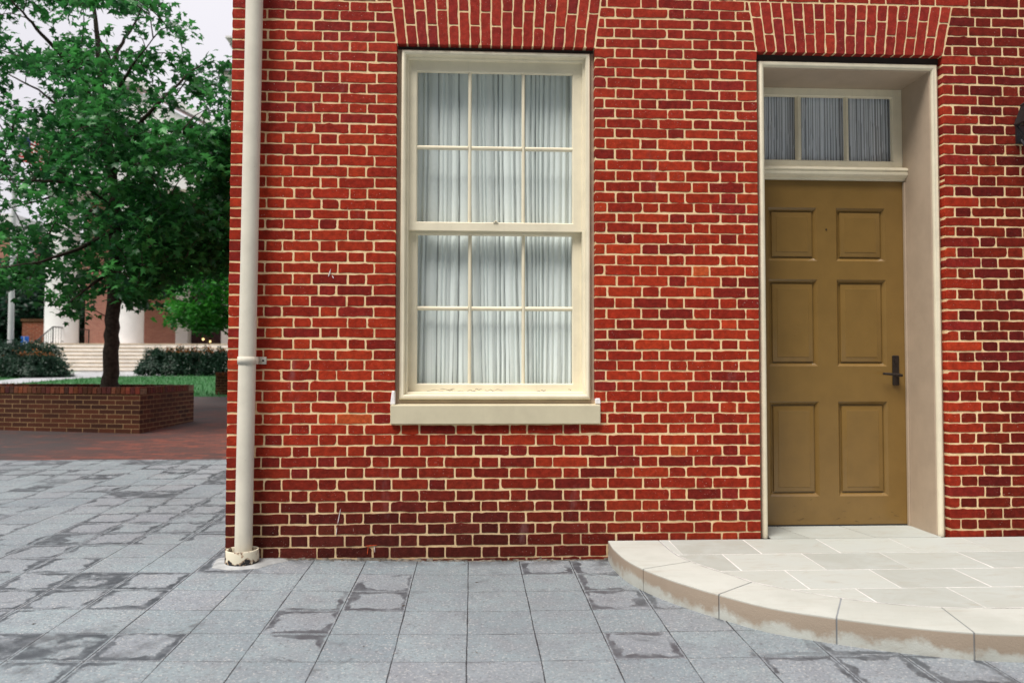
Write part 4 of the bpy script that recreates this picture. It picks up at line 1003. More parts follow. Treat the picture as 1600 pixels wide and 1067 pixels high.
maple_tips = table("""38,-11,181 -252,8,257 -108,-112,529 129,-8,494 49,105,241 -20,-197,357 34,-29,260 223,-43,376 86,64,289 19,22,427 100,127,224 118,-148,282 94,-157,280 -136,85,389 -254,109,588 -49,63,412 -208,44,509 -99,114,549 112,-6,175 51,-165,420 50,-115,227 192,-169,232 222,41,343 10,-8,819 35,77,386 225,-60,332 -114,-20,767 -58,-13,282 173,-12,390 -194,-14,634 -295,133,538 -35,206,404 104,-135,279 156,140,413 42,-179,509 -304,-16,542 -23,-163,544 -301,3,612 0,-153,211 -51,68,706 -168,-25,559 12,59,148 -20,-25,819 -157,29,617 195,-140,353 181,-131,441 4,114,227 -23,-53,397 -3,138,390 29,-154,564 -238,88,336 36,44,236 -90,-60,184 3,-78,170 -285,45,402 49,83,260 110,-63,163 155,-31,457 -158,-74,333 226,-60,328 -102,-123,320 196,-60,187 -131,124,355 -21,-122,169 -329,15,412 -93,217,460 156,47,328 194,-60,486 -169,-27,145 93,-173,320 -78,34,348 -155,38,194 181,-29,468 -26,4,639 -300,32,457 -46,23,535 -36,222,360 -321,18,315 -287,50,496 98,13,232 -65,-99,342 -28,-109,312 -144,139,510 184,-33,333 96,-76,493 -110,3,776 203,28,238 205,-60,384 -10,110,443 32,-163,439 -224,61,537 -200,-13,625 -25,165,573 -61,-48,191 15,-26,404 -316,-11,500 -39,-99,364 -256,181,447 230,-3,267 -128,-71,628 181,-116,248 105,-88,455 126,65,230 24,-90,598 -80,-17,753 17,-63,650 -222,6,166 -5,164,344 16,68,172 -3,186,321 26,88,148 185,62,305 -88,-123,432 -46,-54,581 -152,207,594 -156,-78,501 -89,26,819 204,-22,354 176,-107,379 -304,-4,456 170,19,186 180,38,237 197,-50,335 87,-10,290 -245,30,782 128,-186,522 130,157,371 218,14,369 89,-136,590 79,-179,366 23,123,651 149,-152,253 -24,19,637 -101,12,191 129,72,209 107,-50,575 188,-22,194 116,-90,169 14,-8,816 -210,20,488 120,110,251 88,-61,480 -93,44,352 -169,139,204 -168,-47,571 -147,-58,629 187,-60,313 -45,229,399 -295,73,407 -5,87,211 163,-123,349 43,-110,243 -232,179,576 -32,20,444 176,-105,347 24,-14,436 179,-20,355 42,33,762 169,64,388 230,-4,271 -111,-13,498 210,12,260 -27,110,206 -266,25,612 192,66,373 9,111,317 35,135,322 -107,-23,298 -296,98,560 -11,-80,134 228,17,283 175,45,479 148,66,285 186,-157,207 -179,67,423 97,28,276 -136,30,817 171,-40,370 -203,100,357 -118,195,477 196,45,297 -66,-24,624 -301,-13,437 83,-36,219 201,66,359 180,-100,236 -326,9,498 38,100,361 -156,156,508 18,-126,376 14,-41,162 -141,-31,718 207,-40,418 81,-48,416 -175,91,537 194,-28,184 -316,19,486 196,-49,196 -101,125,749 167,62,246 -279,168,484 -240,5,758 180,17,264 -147,35,183 75,116,207 35,36,256 116,-128,628 -112,45,688 -309,111,467 86,-174,217 145,41,494 134,-61,500 179,-216,315 -93,134,496 -78,21,398 -204,-32,684 36,40,700 -197,199,489 204,7,207 87,-71,252 -201,174,365 32,3,500 -325,17,538 74,8,388 121,-107,235 -305,12,246 52,-93,587 223,14,373 -76,-112,612 205,25,244 69,37,206 -209,104,174 -76,114,755 -173,202,571 -44,101,381 76,55,218 97,-234,338 149,47,316 -231,27,152 191,-60,337 99,-104,628 145,84,257 164,2,382 -72,-135,320 -104,157,540 194,-60,480 91,-164,280 108,15,572 86,-190,308 181,121,394 62,-15,194 -170,-26,703 -98,154,303 202,83,354 28,77,279 146,3,190 -190,164,572 15,2,223 -73,163,434 25,188,467 184,-91,268 -284,16,222 243,-60,325 153,59,305 -104,-140,465 -67,-69,479 29,-17,157 52,44,687 8,-124,345 -246,-28,477 -84,1,799 -183,60,176 186,-75,209 -209,74,371 72,-39,184 221,-28,293 139,-38,173 9,112,303 202,-60,310 111,137,351 -24,167,436 54,57,708 231,0,271 4,104,373 148,-66,192 77,72,401 -283,34,477 105,-52,497 -6,47,275 150,-91,358 100,153,443 -58,43,202 -260,17,227 236,-20,265 146,15,263 -324,9,474 236,-22,306 71,-20,232 142,-222,292 -92,197,715 -177,-17,694 -266,7,735 51,-33,661 127,-106,221 128,-157,166 197,-165,248 -106,162,455 -180,32,720 16,201,343 103,-60,165 -304,0,371 75,-158,238 -35,161,191 228,11,345 -115,83,146 -134,-80,521 20,-116,379 83,-173,160 -262,-20,269 66,47,310 204,-60,370 50,-114,407 184,-44,182 89,-31,272 141,109,384 -39,-61,471 -26,-102,347 -22,51,443 96,4,300 -36,-195,283 143,-120,345 -16,-123,329 68,-85,562 173,3,307 105,169,345 199,-60,325 136,-97,289 -254,-16,374 -118,36,744 -187,-20,202 212,21,326 182,30,304 99,-19,443 -214,32,777 87,-86,375 154,-221,289 -47,123,682 190,-60,233 -43,-56,526 -64,-26,353 45,191,328 82,-214,470 -48,-158,346 -100,86,333 -59,3,806 34,118,186 -68,15,294 104,-38,258 199,12,213 -82,202,473 28,153,315 -253,22,673 -92,110,705 -195,55,679 -24,152,282 97,139,299 -244,-25,229 126,-176,346 38,-66,466 -7,81,384 97,-14,164 113,88,434 206,7,211 -299,32,716 -119,229,519 54,-164,352 78,-219,400 179,-42,213 108,-127,203 -114,177,425 102,-78,140 17,-11,770 -206,-58,404 154,-82,190 215,-60,265 196,11,298 -269,-15,201 -182,-20,519 -295,2,623 82,-199,523 16,2,804 -29,125,176 139,-59,225 77,165,395 185,-174,491 38,-175,411 -234,-11,720 -34,3,471 -183,11,795 166,-65,363 -227,-21,208 91,55,289 156,111,274 -35,-21,289 -120,97,145 171,-84,197 103,-111,144 -193,-23,157 175,-121,233 55,20,141 14,113,395 213,-28,206 -50,40,379 68,-41,292 181,-163,356 -95,-16,169 -166,-58,531 40,-37,364 -165,231,428 158,-92,210 52,198,466 -48,168,422 -119,127,332 218,-60,324 80,-61,304 -96,156,390 -239,188,324 211,-5,302 157,110,385 218,19,268 73,-143,461 -192,-11,166 69,82,383 -233,-21,231 -130,-70,580 39,-114,303 -9,-151,204 -47,199,305 -14,-26,817 98,-165,379 66,156,368 -63,5,330 121,-25,248 -131,11,744 32,-53,166 198,-40,341 179,93,365 110,-115,350 204,-60,298 122,40,211 -274,125,276 -113,78,215 12,67,273 169,-108,164 -77,111,744 108,63,264 -246,-9,200 165,111,308 -156,7,178 -150,-101,348 -18,112,154 -152,-30,754 154,85,246 33,15,143 194,85,381 -136,99,345 220,-182,379 -24,-12,355 -41,43,689 69,60,385 122,-10,361 167,-92,207 17,-28,811 -64,-127,468 -96,168,258 143,31,212 12,185,312 157,-52,175 160,-164,496 -283,15,279 162,-40,373 -20,200,461 -20,-45,585 47,139,239 -273,31,222 -38,159,247 204,-60,229 167,68,321 -6,-27,668 135,-210,231 -142,-31,808 150,-67,382 61,-193,355 -131,33,800 -198,-20,660 121,-51,199 192,-119,242 185,-83,197 -191,-29,663 156,5,234 199,-127,425 -284,33,285 13,-141,420 -218,69,471 -32,206,663 104,-140,249 202,-12,233 239,-59,315 127,-144,232 86,129,323 219,-60,331 -309,10,640 -244,-20,209 -1,16,167 -171,-25,302 77,-128,201 20,66,395 -102,-76,160 28,159,281 -145,-89,381 183,71,336 -19,166,551 93,-51,456 -67,51,139 33,-14,257 206,-39,382 -188,33,820 -51,170,459 -250,46,540 -102,-6,793 13,134,170 53,-187,379 97,-88,373 -30,-60,355 63,11,235 -48,100,526 -191,-17,701 190,-80,260 -17,71,771 -63,59,632 -113,208,624 17,-108,555 -302,1,354 -49,-20,513 15,-32,217 32,-36,297 13,-153,598 -39,76,456 -36,138,290 26,136,252 -144,6,733 90,-192,380 -28,-10,831 -77,110,758 -171,-1,787 56,-95,447 81,-172,322 -133,126,207 105,-239,345 -28,117,456 83,38,235 -114,149,211 52,69,315 90,135,447 -23,-35,497 46,-70,373 -143,205,568 237,-60,327 -101,-4,325 4,4,800 -105,3,814 18,-123,390 -193,-9,245 184,-29,205 43,-142,239 46,68,449 54,12,646 -126,25,166 -165,-31,177 -35,27,251 -94,109,424 -5,118,369 24,-139,467 -97,151,477 83,-142,398 42,-170,280 -165,73,239 -78,165,338 57,-68,220 29,56,473 -292,-3,343 204,27,231 -76,112,550 160,41,332 142,-184,220 178,-77,236 235,-57,281 211,-60,229 27,89,160 -136,106,743 123,21,500 169,-46,267 -235,185,360 -125,186,218 -117,-78,353 120,-10,406 -195,-15,167 135,-20,185 -44,94,405 83,-72,264 -101,96,462 96,-28,384 -20,-4,204 112,30,245 -222,-28,679 55,50,151 -273,27,611 93,107,285 -15,-35,118 97,-170,341 -223,100,543 -276,91,548 -152,90,329 -239,31,384 -236,8,167 -107,31,803 -18,-56,394 198,-199,284 -80,-68,677 -293,23,657 -263,12,194 -243,32,192 -55,-56,604 16,14,779 -183,-31,396 -155,-67,302 -158,-60,430 -3,-18,818 100,-139,134 -81,127,149 -139,-2,744 -340,21,364 48,199,385 -272,-4,461 -104,156,225 193,-60,422 113,42,292 -78,78,389 -104,155,269 -206,193,670 191,-58,215 -242,129,407 -35,142,760 136,-33,234 -58,18,519 -263,-26,427 178,-71,293 -67,-76,156 -24,168,302 209,-60,225 4,134,353 -101,-143,466 -259,-31,369 39,-139,327 -189,93,650 -191,117,410 149,-132,185 -98,-32,808 2,-195,258 243,-59,311 152,54,387 210,-60,317 117,-100,347 206,23,396 19,-181,293 112,-161,543 -77,99,180 -60,202,458 -287,-33,331 -269,-2,585 -116,44,602 17,139,399 34,103,407 -278,-4,528 69,3,339 -257,69,295 158,115,312 57,171,423 235,-12,369 -183,43,603 145,81,404 202,27,397 220,-20,242 199,-60,341 -175,58,297 -145,3,788 70,-7,313 110,-24,255 201,-31,187 -9,-25,793 197,3,278 -166,-51,289 160,-8,191 55,36,247 -113,17,837 -22,50,261 -99,188,597 44,17,774 144,84,227 -34,-3,378 -220,14,244 147,-13,463 191,90,343 187,-60,240 -106,-121,336 129,26,290 134,-153,343 -207,-21,653 -122,5,345 -272,-29,561 124,97,230 195,9,243 175,-109,251 76,-32,166 -93,28,415 14,-129,419 -75,33,846 233,-45,346 -66,-44,496 -141,103,451 225,-11,331 201,-180,312 -295,-16,375 -209,-10,225 -19,-11,216 128,-134,207 -262,34,380 -279,161,487 -296,69,542 13,192,402 -169,126,197 -272,2,328 160,-65,249 67,103,412 33,-94,264 -242,14,446 19,168,256 103,106,214 173,-57,193 -283,20,432 60,-191,442 22,179,307 -91,104,447 -88,-78,152 108,51,225 142,-89,240 33,0,359 -119,44,231 111,-19,168 79,-51,295 157,-26,237 214,-33,313 15,137,575 196,-117,262 93,-117,611 23,160,221 -43,-156,381 107,174,378 137,-174,306 -33,132,277 26,-73,589 -196,-22,601 166,8,511 194,13,355 -32,195,480 -136,15,515 -62,209,353 151,49,255 -288,-13,428 61,-39,296 202,8,249 85,144,442 207,-60,243 232,-60,340 -38,-13,149 117,-222,378 225,-14,260 69,-111,561 -252,72,487 -33,-36,445 -290,66,505 -35,193,350 -176,197,484 91,8,201 90,-60,224 -56,88,344 -292,23,595 4,-94,583 -270,83,370 60,34,624 121,-101,228 167,-165,219 117,14,222 163,-53,198 -8,92,166 143,-166,329 -126,-12,418 113,88,337 -9,-47,716 -9,-77,117 211,0,261 99,26,181 -103,166,273 137,-131,225 -283,20,475 60,-65,417 -3,110,230 -349,26,479 -35,-125,456 179,-31,326 105,55,518 -191,37,293 127,-131,311 72,171,292 -218,28,574 170,86,450 66,-81,571 205,-3,225 111,135,276 75,-183,244 144,-93,426 207,-60,351 -71,-1,472 21,43,198 30,20,790 66,-135,602 -145,35,439 83,-28,244 64,111,254 -223,116,375 -49,4,771 191,109,391 242,-60,369 -188,28,481 -72,-175,309 -60,25,119 215,0,222 176,111,465 177,-54,391 8,-57,336 6,59,545 -181,-60,351 -25,-71,216 93,-91,190 125,146,444 -70,48,163 178,123,447 138,117,278 207,-60,224 205,-151,305 143,129,390 185,74,318 73,-146,349 -53,-99,305 -242,85,272 -293,-12,455 -126,-83,244 -67,16,801 98,-221,374 -108,153,441 56,100,432 20,0,179 -232,62,369 172,6,321 143,-116,324 -71,64,220 178,87,414 198,2,194 194,14,231 191,-56,318 -310,-30,501 -47,219,597 -223,212,484 -68,5,244 -12,23,811 -71,151,242 -18,15,224 54,74,175 -168,-89,344 170,32,243 -223,50,237 188,-16,286 139,32,476 97,-116,186 -245,138,430 231,-60,366 -81,-28,378 -55,-33,772 -260,-30,556 204,-30,362 -92,171,584 111,-20,370 -15,-189,258 -195,-37,582 -221,-14,660 111,53,498 -158,180,393 -115,108,334 -312,14,508 -105,-58,628 43,-6,231 -150,-57,222 114,-138,144 76,-47,185 5,41,527 -172,68,167 169,22,208 -263,33,611 177,-189,262 79,74,238 -27,66,642 36,72,265 50,75,255 69,53,193 0,-137,250 -134,131,399 -13,101,156 113,-132,555 13,-80,335 118,24,224 195,-43,349 26,-6,415 169,45,276 144,57,333 -151,-103,266 159,-19,369 -112,-96,567 -262,-20,526 91,-222,299 75,-81,422 -182,177,673 159,-175,196 -284,26,664 -251,-17,595 -58,-121,193 229,0,281 106,-231,315 -311,-7,333 -219,-28,189 90,-103,284 -122,217,517 36,-213,411 -17,-39,203 -24,-147,442 -21,-24,665 184,-79,183 201,17,240 22,-141,323 -94,49,349 -294,29,491 143,-122,336 -32,28,392 34,17,677 -294,-30,345 -252,5,632 -218,27,138 -96,179,739 -208,38,678 -18,-95,361 129,-18,264 232,-12,359 52,-29,750 145,-4,183 76,71,273 -156,146,721 -7,138,661 90,-39,213 44,-2,361 -32,-45,689 -179,25,491 -217,88,689 60,96,218 101,-104,645 -68,-7,612 56,-36,254 -134,-4,155 -170,-86,503 53,-5,514 -53,30,129 -213,3,195 11,0,824 -220,-32,731 -71,45,132 -87,109,672 106,93,257 30,-146,301 185,-221,346 151,103,414 -6,-14,198 188,-102,225 154,-158,237 203,-60,422 143,36,354 119,-150,146 -186,13,151 -141,-127,322 102,-94,374 47,25,336 -195,-71,460 -157,59,239 -284,30,385 -125,216,524 218,-60,430 -180,110,261 -277,-19,486 175,-14,204 101,-65,156 -13,198,331 -149,47,731 2,-23,615 -245,138,670 -125,176,454 68,139,238 218,-24,200 85,-142,409 -247,160,264 161,-198,339 -48,67,254 70,101,227 -92,49,543 -159,-18,697 -247,-8,220 19,-72,361 -148,10,626 23,-58,198 -8,195,346 -37,169,293 -138,27,239 -179,230,504 -179,22,645 -69,-10,621 74,14,170 -231,-2,739 -28,101,229 -198,16,631 -71,67,523 -203,-28,178 228,-24,233 -195,122,201 -129,-79,515 -13,19,782 7,-37,315 -277,126,491 -314,5,532 189,-79,225 -163,10,503 36,86,393 -53,-15,506 -165,156,687 136,76,313 -105,57,266 -208,4,719 232,-19,336 -193,-33,656 -194,169,276 -19,91,743 28,-120,364 214,21,230 125,1,272 -50,5,324 -22,-148,588 -53,183,682 74,35,179 -111,205,531 12,-99,499 110,-92,279 -23,-9,790 54,168,630 131,-90,171 101,-200,516 179,8,337 6,-8,755 141,9,390 137,139,449 -143,-28,232 103,56,525 58,-5,142 -265,-22,457 -136,26,858 70,-203,391 -46,-39,603 36,89,729 -108,-32,738 199,66,326 -13,-149,196 -187,142,675 239,-53,338 -112,-74,246 -52,229,476 -76,161,241 -21,200,376 57,148,329 220,-23,221 -130,33,767 -164,167,239 139,-99,175 65,-97,417 140,130,442 -43,-145,582 95,-212,419 -56,-130,161 -40,25,416 112,-234,375 217,-17,239 -9,-14,819 107,-200,330 49,152,295 -193,-67,458 12,-25,276 -164,50,637 -135,1,836 79,-19,209 45,74,188 80,-27,230 -172,211,374 -1,-128,235 -293,151,471 -133,-65,197 -85,46,624 137,103,401 -340,29,480 -295,9,374 -293,158,402 67,15,372 -182,18,808 184,-77,187 -288,-8,320 -230,51,236 -130,-39,236 -292,30,404 -90,-164,451 10,88,742 -132,93,426 108,161,515 -326,9,554 -207,38,643 -259,23,696 -60,-25,759 113,-74,356 -185,116,549 -307,5,431 72,-179,533 -125,221,602 195,-60,310 184,-160,260 -16,-114,384 32,-83,180 97,-125,135 -291,4,605 -200,-7,334 -54,-11,190 24,-133,287 171,83,296 -119,-122,411 128,-160,189 -300,-13,515 47,90,408 86,-159,195 163,103,485 20,22,693 -64,-115,163 -156,179,578 85,-123,172 39,-48,209 -110,-4,827 63,14,379 80,19,162 131,42,307 -173,-101,473 -166,10,720 -87,-22,794 61,164,300 117,122,442 -291,21,481 94,76,387 -46,116,336 42,3,365 -108,-42,598 31,10,737 -110,119,390 -35,-175,464 168,47,210 25,127,314 173,59,292 -60,79,455 -145,-32,740 -130,-78,252 -327,7,469 39,11,471 -162,18,727 -287,14,700 207,12,228 16,125,492 -167,-28,272 -46,-165,202 72,-56,169 -46,98,239 -66,-29,657 208,13,228 27,111,175 -211,46,445 -64,-14,798 198,-154,312 -26,171,204 227,20,280 38,24,292 91,-72,185 -59,116,562 48,5,305 196,26,231 180,-29,185 -145,151,501 75,-61,530 209,-60,313 -197,33,724 84,-58,337 96,71,375 -240,-2,628 197,45,368 -84,138,446 88,32,235 -195,10,269 183,-28,179 -248,-21,218 208,-60,373 -2,103,393 -245,-27,297 -301,-16,395 71,-47,276 -265,125,540 167,-13,186 -12,169,454 77,153,243 -317,5,416 -122,204,272 1,88,768 84,90,261 2,-119,616 -239,-20,669 127,-112,189 -134,71,388 -82,69,161 192,-60,309 -165,-23,510 94,-108,357 -225,44,260 126,-138,292 -306,-27,367 124,131,326 -193,153,273 31,-121,449 93,-76,195 -62,214,350 -31,-4,687 -14,129,336 -213,1,755 25,-73,179 -128,78,247 118,21,273 -22,-90,303 85,-60,148 56,10,278 186,5,380 -22,15,153 57,-171,527 161,-88,249 -289,12,326 106,-116,280 206,-4,208 66,-234,322 -66,133,164 23,66,773 -290,15,527 183,10,312 206,-147,243 -153,16,261 50,-39,576 61,-35,142 -146,120,724 -85,169,208 11,61,280 -219,22,212 90,-86,476 -176,-3,714 -80,32,262 -90,75,411 -11,166,272 -36,-1,823 218,-60,229 -78,28,638 71,-23,246 -54,7,373 -24,-106,656 25,-62,396 -4,-20,498 17,164,331 84,-108,166 5,-138,245 -137,71,403 99,29,180 -91,-28,650 -226,-4,290 80,-57,130 92,-78,158 -169,-2,176 67,-14,328 125,-75,377 106,-37,291 31,-119,405 181,-70,319 155,-184,277 105,168,350 88,-46,209 -17,168,676 204,23,263 152,-38,187 186,34,315 -226,-14,543 -222,37,310 162,-117,216 91,0,171 162,62,225 205,20,237 140,-67,265 24,42,191 49,-7,278 191,26,202 159,12,214 -117,-35,168 2,-44,326 24,112,204 95,-49,165 205,-60,385 168,-212,332 -9,-16,814 185,-60,376 100,-60,129 -1,176,245 -130,0,357 91,106,218 7,-23,378 156,-128,213 75,183,421 150,-74,277 182,-85,265 61,-148,585 114,-8,561 45,10,763 54,24,374 44,83,225 172,-6,379 -97,76,478 -122,-38,378 139,14,222 3,112,153 -85,17,503 -293,167,381 90,-151,539 -251,13,256 14,-120,156 -143,111,450 -297,24,467 180,-158,340 -130,-44,152 -58,124,331 -126,43,450 80,33,271 154,-36,271 215,-60,267 -273,-2,518 -46,-15,140 -288,121,400 177,-134,184 179,-162,216 -27,44,303 -193,33,169 119,-129,207 -1,-58,519 -171,1,728 115,-75,150 -1,-143,245 167,-229,317 128,-112,340 216,-27,232 -242,13,221 -115,130,577 -184,20,538 140,-121,206 174,95,388 217,2,266 6,95,154 -212,93,478 -117,-22,802 167,-1,203 191,-80,245 61,133,430 93,88,236 -295,-29,345 64,-154,389 167,9,375 162,-131,312 238,-60,315 195,-60,351 -143,-66,577 -83,198,265 159,4,391 173,42,276 -74,-28,753 -199,191,447 62,-32,157 21,18,161 -97,-53,206 86,-177,309 -231,-13,595 230,-4,273 201,32,351 108,89,189 -142,62,522 -55,-50,494 -162,-20,311 151,61,275 -85,128,358 -66,123,276 -226,14,227 -36,105,340 -195,121,461 -77,55,151 60,49,203 9,-140,619 28,170,311 190,-96,202 83,-81,158 154,-153,403 -67,-63,677 129,-194,336 196,-130,215 -173,15,774 23,102,384 7,-8,765 135,-41,489 -284,145,488 -47,201,307 83,147,244 151,-11,463 -143,-46,350 166,-27,236 15,114,744 -71,-22,760 183,24,265 43,170,250 -70,6,181 -108,-117,298 103,110,216 -53,128,565 -289,11,427 76,152,319 176,-36,201 104,21,280 216,-60,236 116,-72,261 -318,18,473 14,14,630 -7,110,757 -166,28,773 154,81,408 -26,5,830 -308,-11,380 99,70,206 96,2,240 -17,-70,626""")
dog_tips = table("""147,-108,285 64,22,280 30,-28,295 57,18,299 69,2,242 -181,95,226 69,93,268 14,-54,304 98,-56,192 -50,97,194 -139,1,300 -74,-88,296 -114,99,190 23,67,294 43,-13,312 -68,-49,249 -95,-97,208 138,-31,223 -72,88,302 3,-54,260 118,-38,315 -13,-111,284 22,4,181 -94,-1,302 -66,-94,244 -135,-7,282 -5,48,216 -40,-77,289 -100,20,304 -97,52,232 131,0,250 -12,40,182 23,-10,293 -122,44,260 -88,-26,205 -126,-128,204 25,-4,194 -83,-95,206 -138,-24,300 -162,18,264 23,89,277 -68,-87,167 -73,-66,164 -85,-5,176 -65,-53,165 82,94,281 62,-10,288 63,47,195 161,-107,312 -58,-78,223 120,47,321 71,-64,183 62,65,320 -123,126,240 -45,-78,325 -113,-57,178 -106,-66,189 -85,23,209 -57,-25,282 56,83,276 -178,-13,259 -200,123,195 -108,67,300 -34,-86,188 112,-27,269 -196,36,265 -178,110,310 54,-65,323 -5,110,225 37,46,338 56,-110,242 150,-105,215 11,-107,299 -77,58,268 20,-108,241 -133,-79,179 -107,78,272 -62,43,294 3,-117,231 -42,34,296 -31,95,184 -133,5,293 28,62,313 77,-100,253 13,34,317 -111,105,314 -56,37,268 6,71,345 -192,100,191 -131,-46,186 -63,-90,183 -139,16,209 -90,110,309 -57,-97,280 -49,-15,182 34,-11,221 65,-56,220 -104,-130,275 137,-46,232 57,27,278 -77,54,340 117,29,286 -89,-11,278 -14,-60,190 78,1,301 -38,-92,314 87,-44,236 -15,-127,254 -17,20,219 -130,115,242 -44,-70,210 0,-15,328 -73,34,314 -19,-39,213 90,56,306 147,-58,262 -38,30,197 -104,71,195 -74,-128,273 13,-106,209 -40,-23,268 56,23,275 -33,-85,172 13,76,263 40,15,319 159,-92,310 19,125,198 -93,-117,205 -107,-24,215 -37,-21,214 -200,92,290 -88,1,214 -43,-1,265 -66,62,278 -66,40,226 -52,-97,277 38,-127,207 -22,107,199 -121,-44,203 -80,-78,210 -44,-78,281 -119,61,304 -61,-119,198 50,-23,302 155,-71,225 -192,47,261 35,-123,292 -168,-25,251 -202,100,270 -61,-65,201 -47,32,335 -94,56,259 -206,75,221 -133,67,337 -8,-58,280 74,-47,272 0,51,185 34,-21,226 -32,57,188 -120,-11,207 22,127,265 77,-5,280 -53,103,250 -48,6,229 59,9,311 35,-73,227 -7,-74,317 66,-108,317 62,92,254 144,-42,264 -47,-17,269 113,10,237 -14,96,304 -124,4,282 38,-12,186 -35,-99,213 -110,79,209 76,-68,213 105,-63,271 -80,-85,319 10,79,280 -8,-92,297 40,-84,243 90,-71,194 -1,-55,246 -129,73,306 32,35,318 -140,105,285 91,96,288 -120,-38,205 33,73,186 -152,127,196 -39,-125,275 30,-118,319 -88,-78,259 25,-25,253 -65,53,216 -102,-105,274 121,38,263 -10,77,281 66,29,260 -55,-28,178 43,-26,200 -21,-37,328 23,116,240 52,68,205 -180,54,253 63,-130,241 30,45,274 -112,125,177 -151,33,298 -104,-29,321 -76,-54,171 6,-5,183 -15,34,231 50,4,188 104,35,339 -54,-53,219 -179,97,278 151,-45,299 -134,-20,216 -80,-115,305 104,12,214 -97,24,176 -73,18,334 -107,53,220 49,-17,195 76,-119,199 -129,-51,256 151,-127,254 -140,-110,250 18,84,273 110,50,299 -170,52,285 -63,-64,293 -90,-71,315 -145,-5,221 74,-94,218 -28,83,311 -115,2,310 83,-96,289 157,-98,216 -9,-94,211 -92,-30,326 -153,73,221 70,-97,313 118,-55,296 -77,-91,218 -146,-32,211 -4,33,343 10,-25,257 11,-63,324 57,103,227 -38,-25,175 -6,27,319 131,16,240 -18,-22,231 58,-8,268 68,50,228 95,94,270 4,11,274 -158,61,176 51,77,265 141,-129,229 -70,97,198 105,5,285 150,-94,305 -205,63,252 -90,-1,317 -160,72,208 55,121,323 -93,102,199 -73,-75,170 -21,-59,325 -39,-84,216 35,124,234 -125,-4,213 -97,-98,233 52,-23,270 -152,5,220 -139,60,182 110,94,300 56,89,318 -200,77,279 10,-48,182 124,-24,272 58,-48,268 87,89,257 -118,32,296 -53,-96,170 -82,58,212 59,38,195 62,-79,299 101,-127,185 -38,-83,243 -67,100,353 -162,103,308 35,-23,272 -71,-82,275 -113,24,183 -37,-127,318 -71,-34,326 -25,23,175 -102,88,345 27,58,294 -38,64,230 -28,10,329 -111,68,176 148,-107,225 -62,32,305 -18,-67,309 -62,-107,169 69,126,312 -14,-128,272 78,-26,220 -161,88,210 -20,-95,238 -112,124,242 -29,-44,168 -93,33,267 147,-54,221 155,-115,304 3,-124,284 -161,110,191 -78,-10,197 65,-72,187 -1,-56,250 -16,-58,234 -154,31,201 80,30,279""")
maple = thing('maple_tree', 'green maple tree growing out of the brick planter', 'tree', (-5.77, 7.6, .86))
LIMBS = [[(16, 0, -12), (17, 0, 45), (18, 0, 105), (21, 0, 184), (20, 0, 265), (14, 0, 325), (2, 0, 406), (-7, 0, 477), (-23, 20, 556), (-35, 30, 623), (-39, 20, 744)],
[(-7, 0, 477), (-1, 30, 528), (6, 50, 570), (17, 70, 611), (38, 80, 693)], [(1, 0, 416), (43, -50, 449), (74, -80, 473), (122, -120, 499)],
[(2, 0, 401), (-29, -30, 485), (-48, -80, 511), (-60, -120, 532), (-91, -150, 571)], [(9, 0, 366), (-83, 80, 440), (-174, 130, 510), (-290, 160, 570)],
[(19, 0, 275), (3, -50, 298), (-22, -100, 297), (-73, -140, 289), (-143, -150, 295)], [(19, 0, 260), (-65, 60, 291), (-132, 100, 317), (-245, 150, 302)],
[(20, 0, 245), (2, -80, 202), (-25, -130, 176), (-81, -150, 164)], [(16, 0, 305), (40, 50, 369), (81, 90, 419), (152, 100, 440)],
[(20, 0, 225), (80, -40, 228), (138, -30, 250), (200, 20, 281)], [(12, 0, 335), (76, -70, 385), (124, -100, 414), (162, -80, 470), (188, -60, 493)],
[(21, 0, 205), (38, 50, 201), (99, 80, 211), (158, 90, 230)], [(14, 0, 315), (-59, 120, 409), (-132, 180, 437), (-215, 210, 432)],
[(21, 0, 184), (30, -80, 156), (25, -140, 122)], [(21, 0, 174), (67, -50, 150), (98, -80, 133)]]
tree_from_table(maple, maple_tips, LIMBS, .125, 18, .112, .125, 'leaf', 3)
dog = thing('dogwood_tree', 'small bright green layered tree between the maple and the house corner', 'tree', (-5.3, 13.5, .40))
tree_from_table(dog, dog_tips, [[(0, 0, -10), (4, 0, 60), (0, 0, 130), (10, 0, 190), (5, 0, 260)], [(0, 0, 120), (-60, 20, 170), (-130, 0, 175)], [(4, 0, 110), (60, -10, 160), (120, 0, 180)],
    [(8, 0, 170), (-60, -50, 215), (-140, -60, 230)], [(0, 0, 130), (-20, 60, 190), (-60, 100, 220)]], .075, 26, .105, .15, 'leaf2', 5)

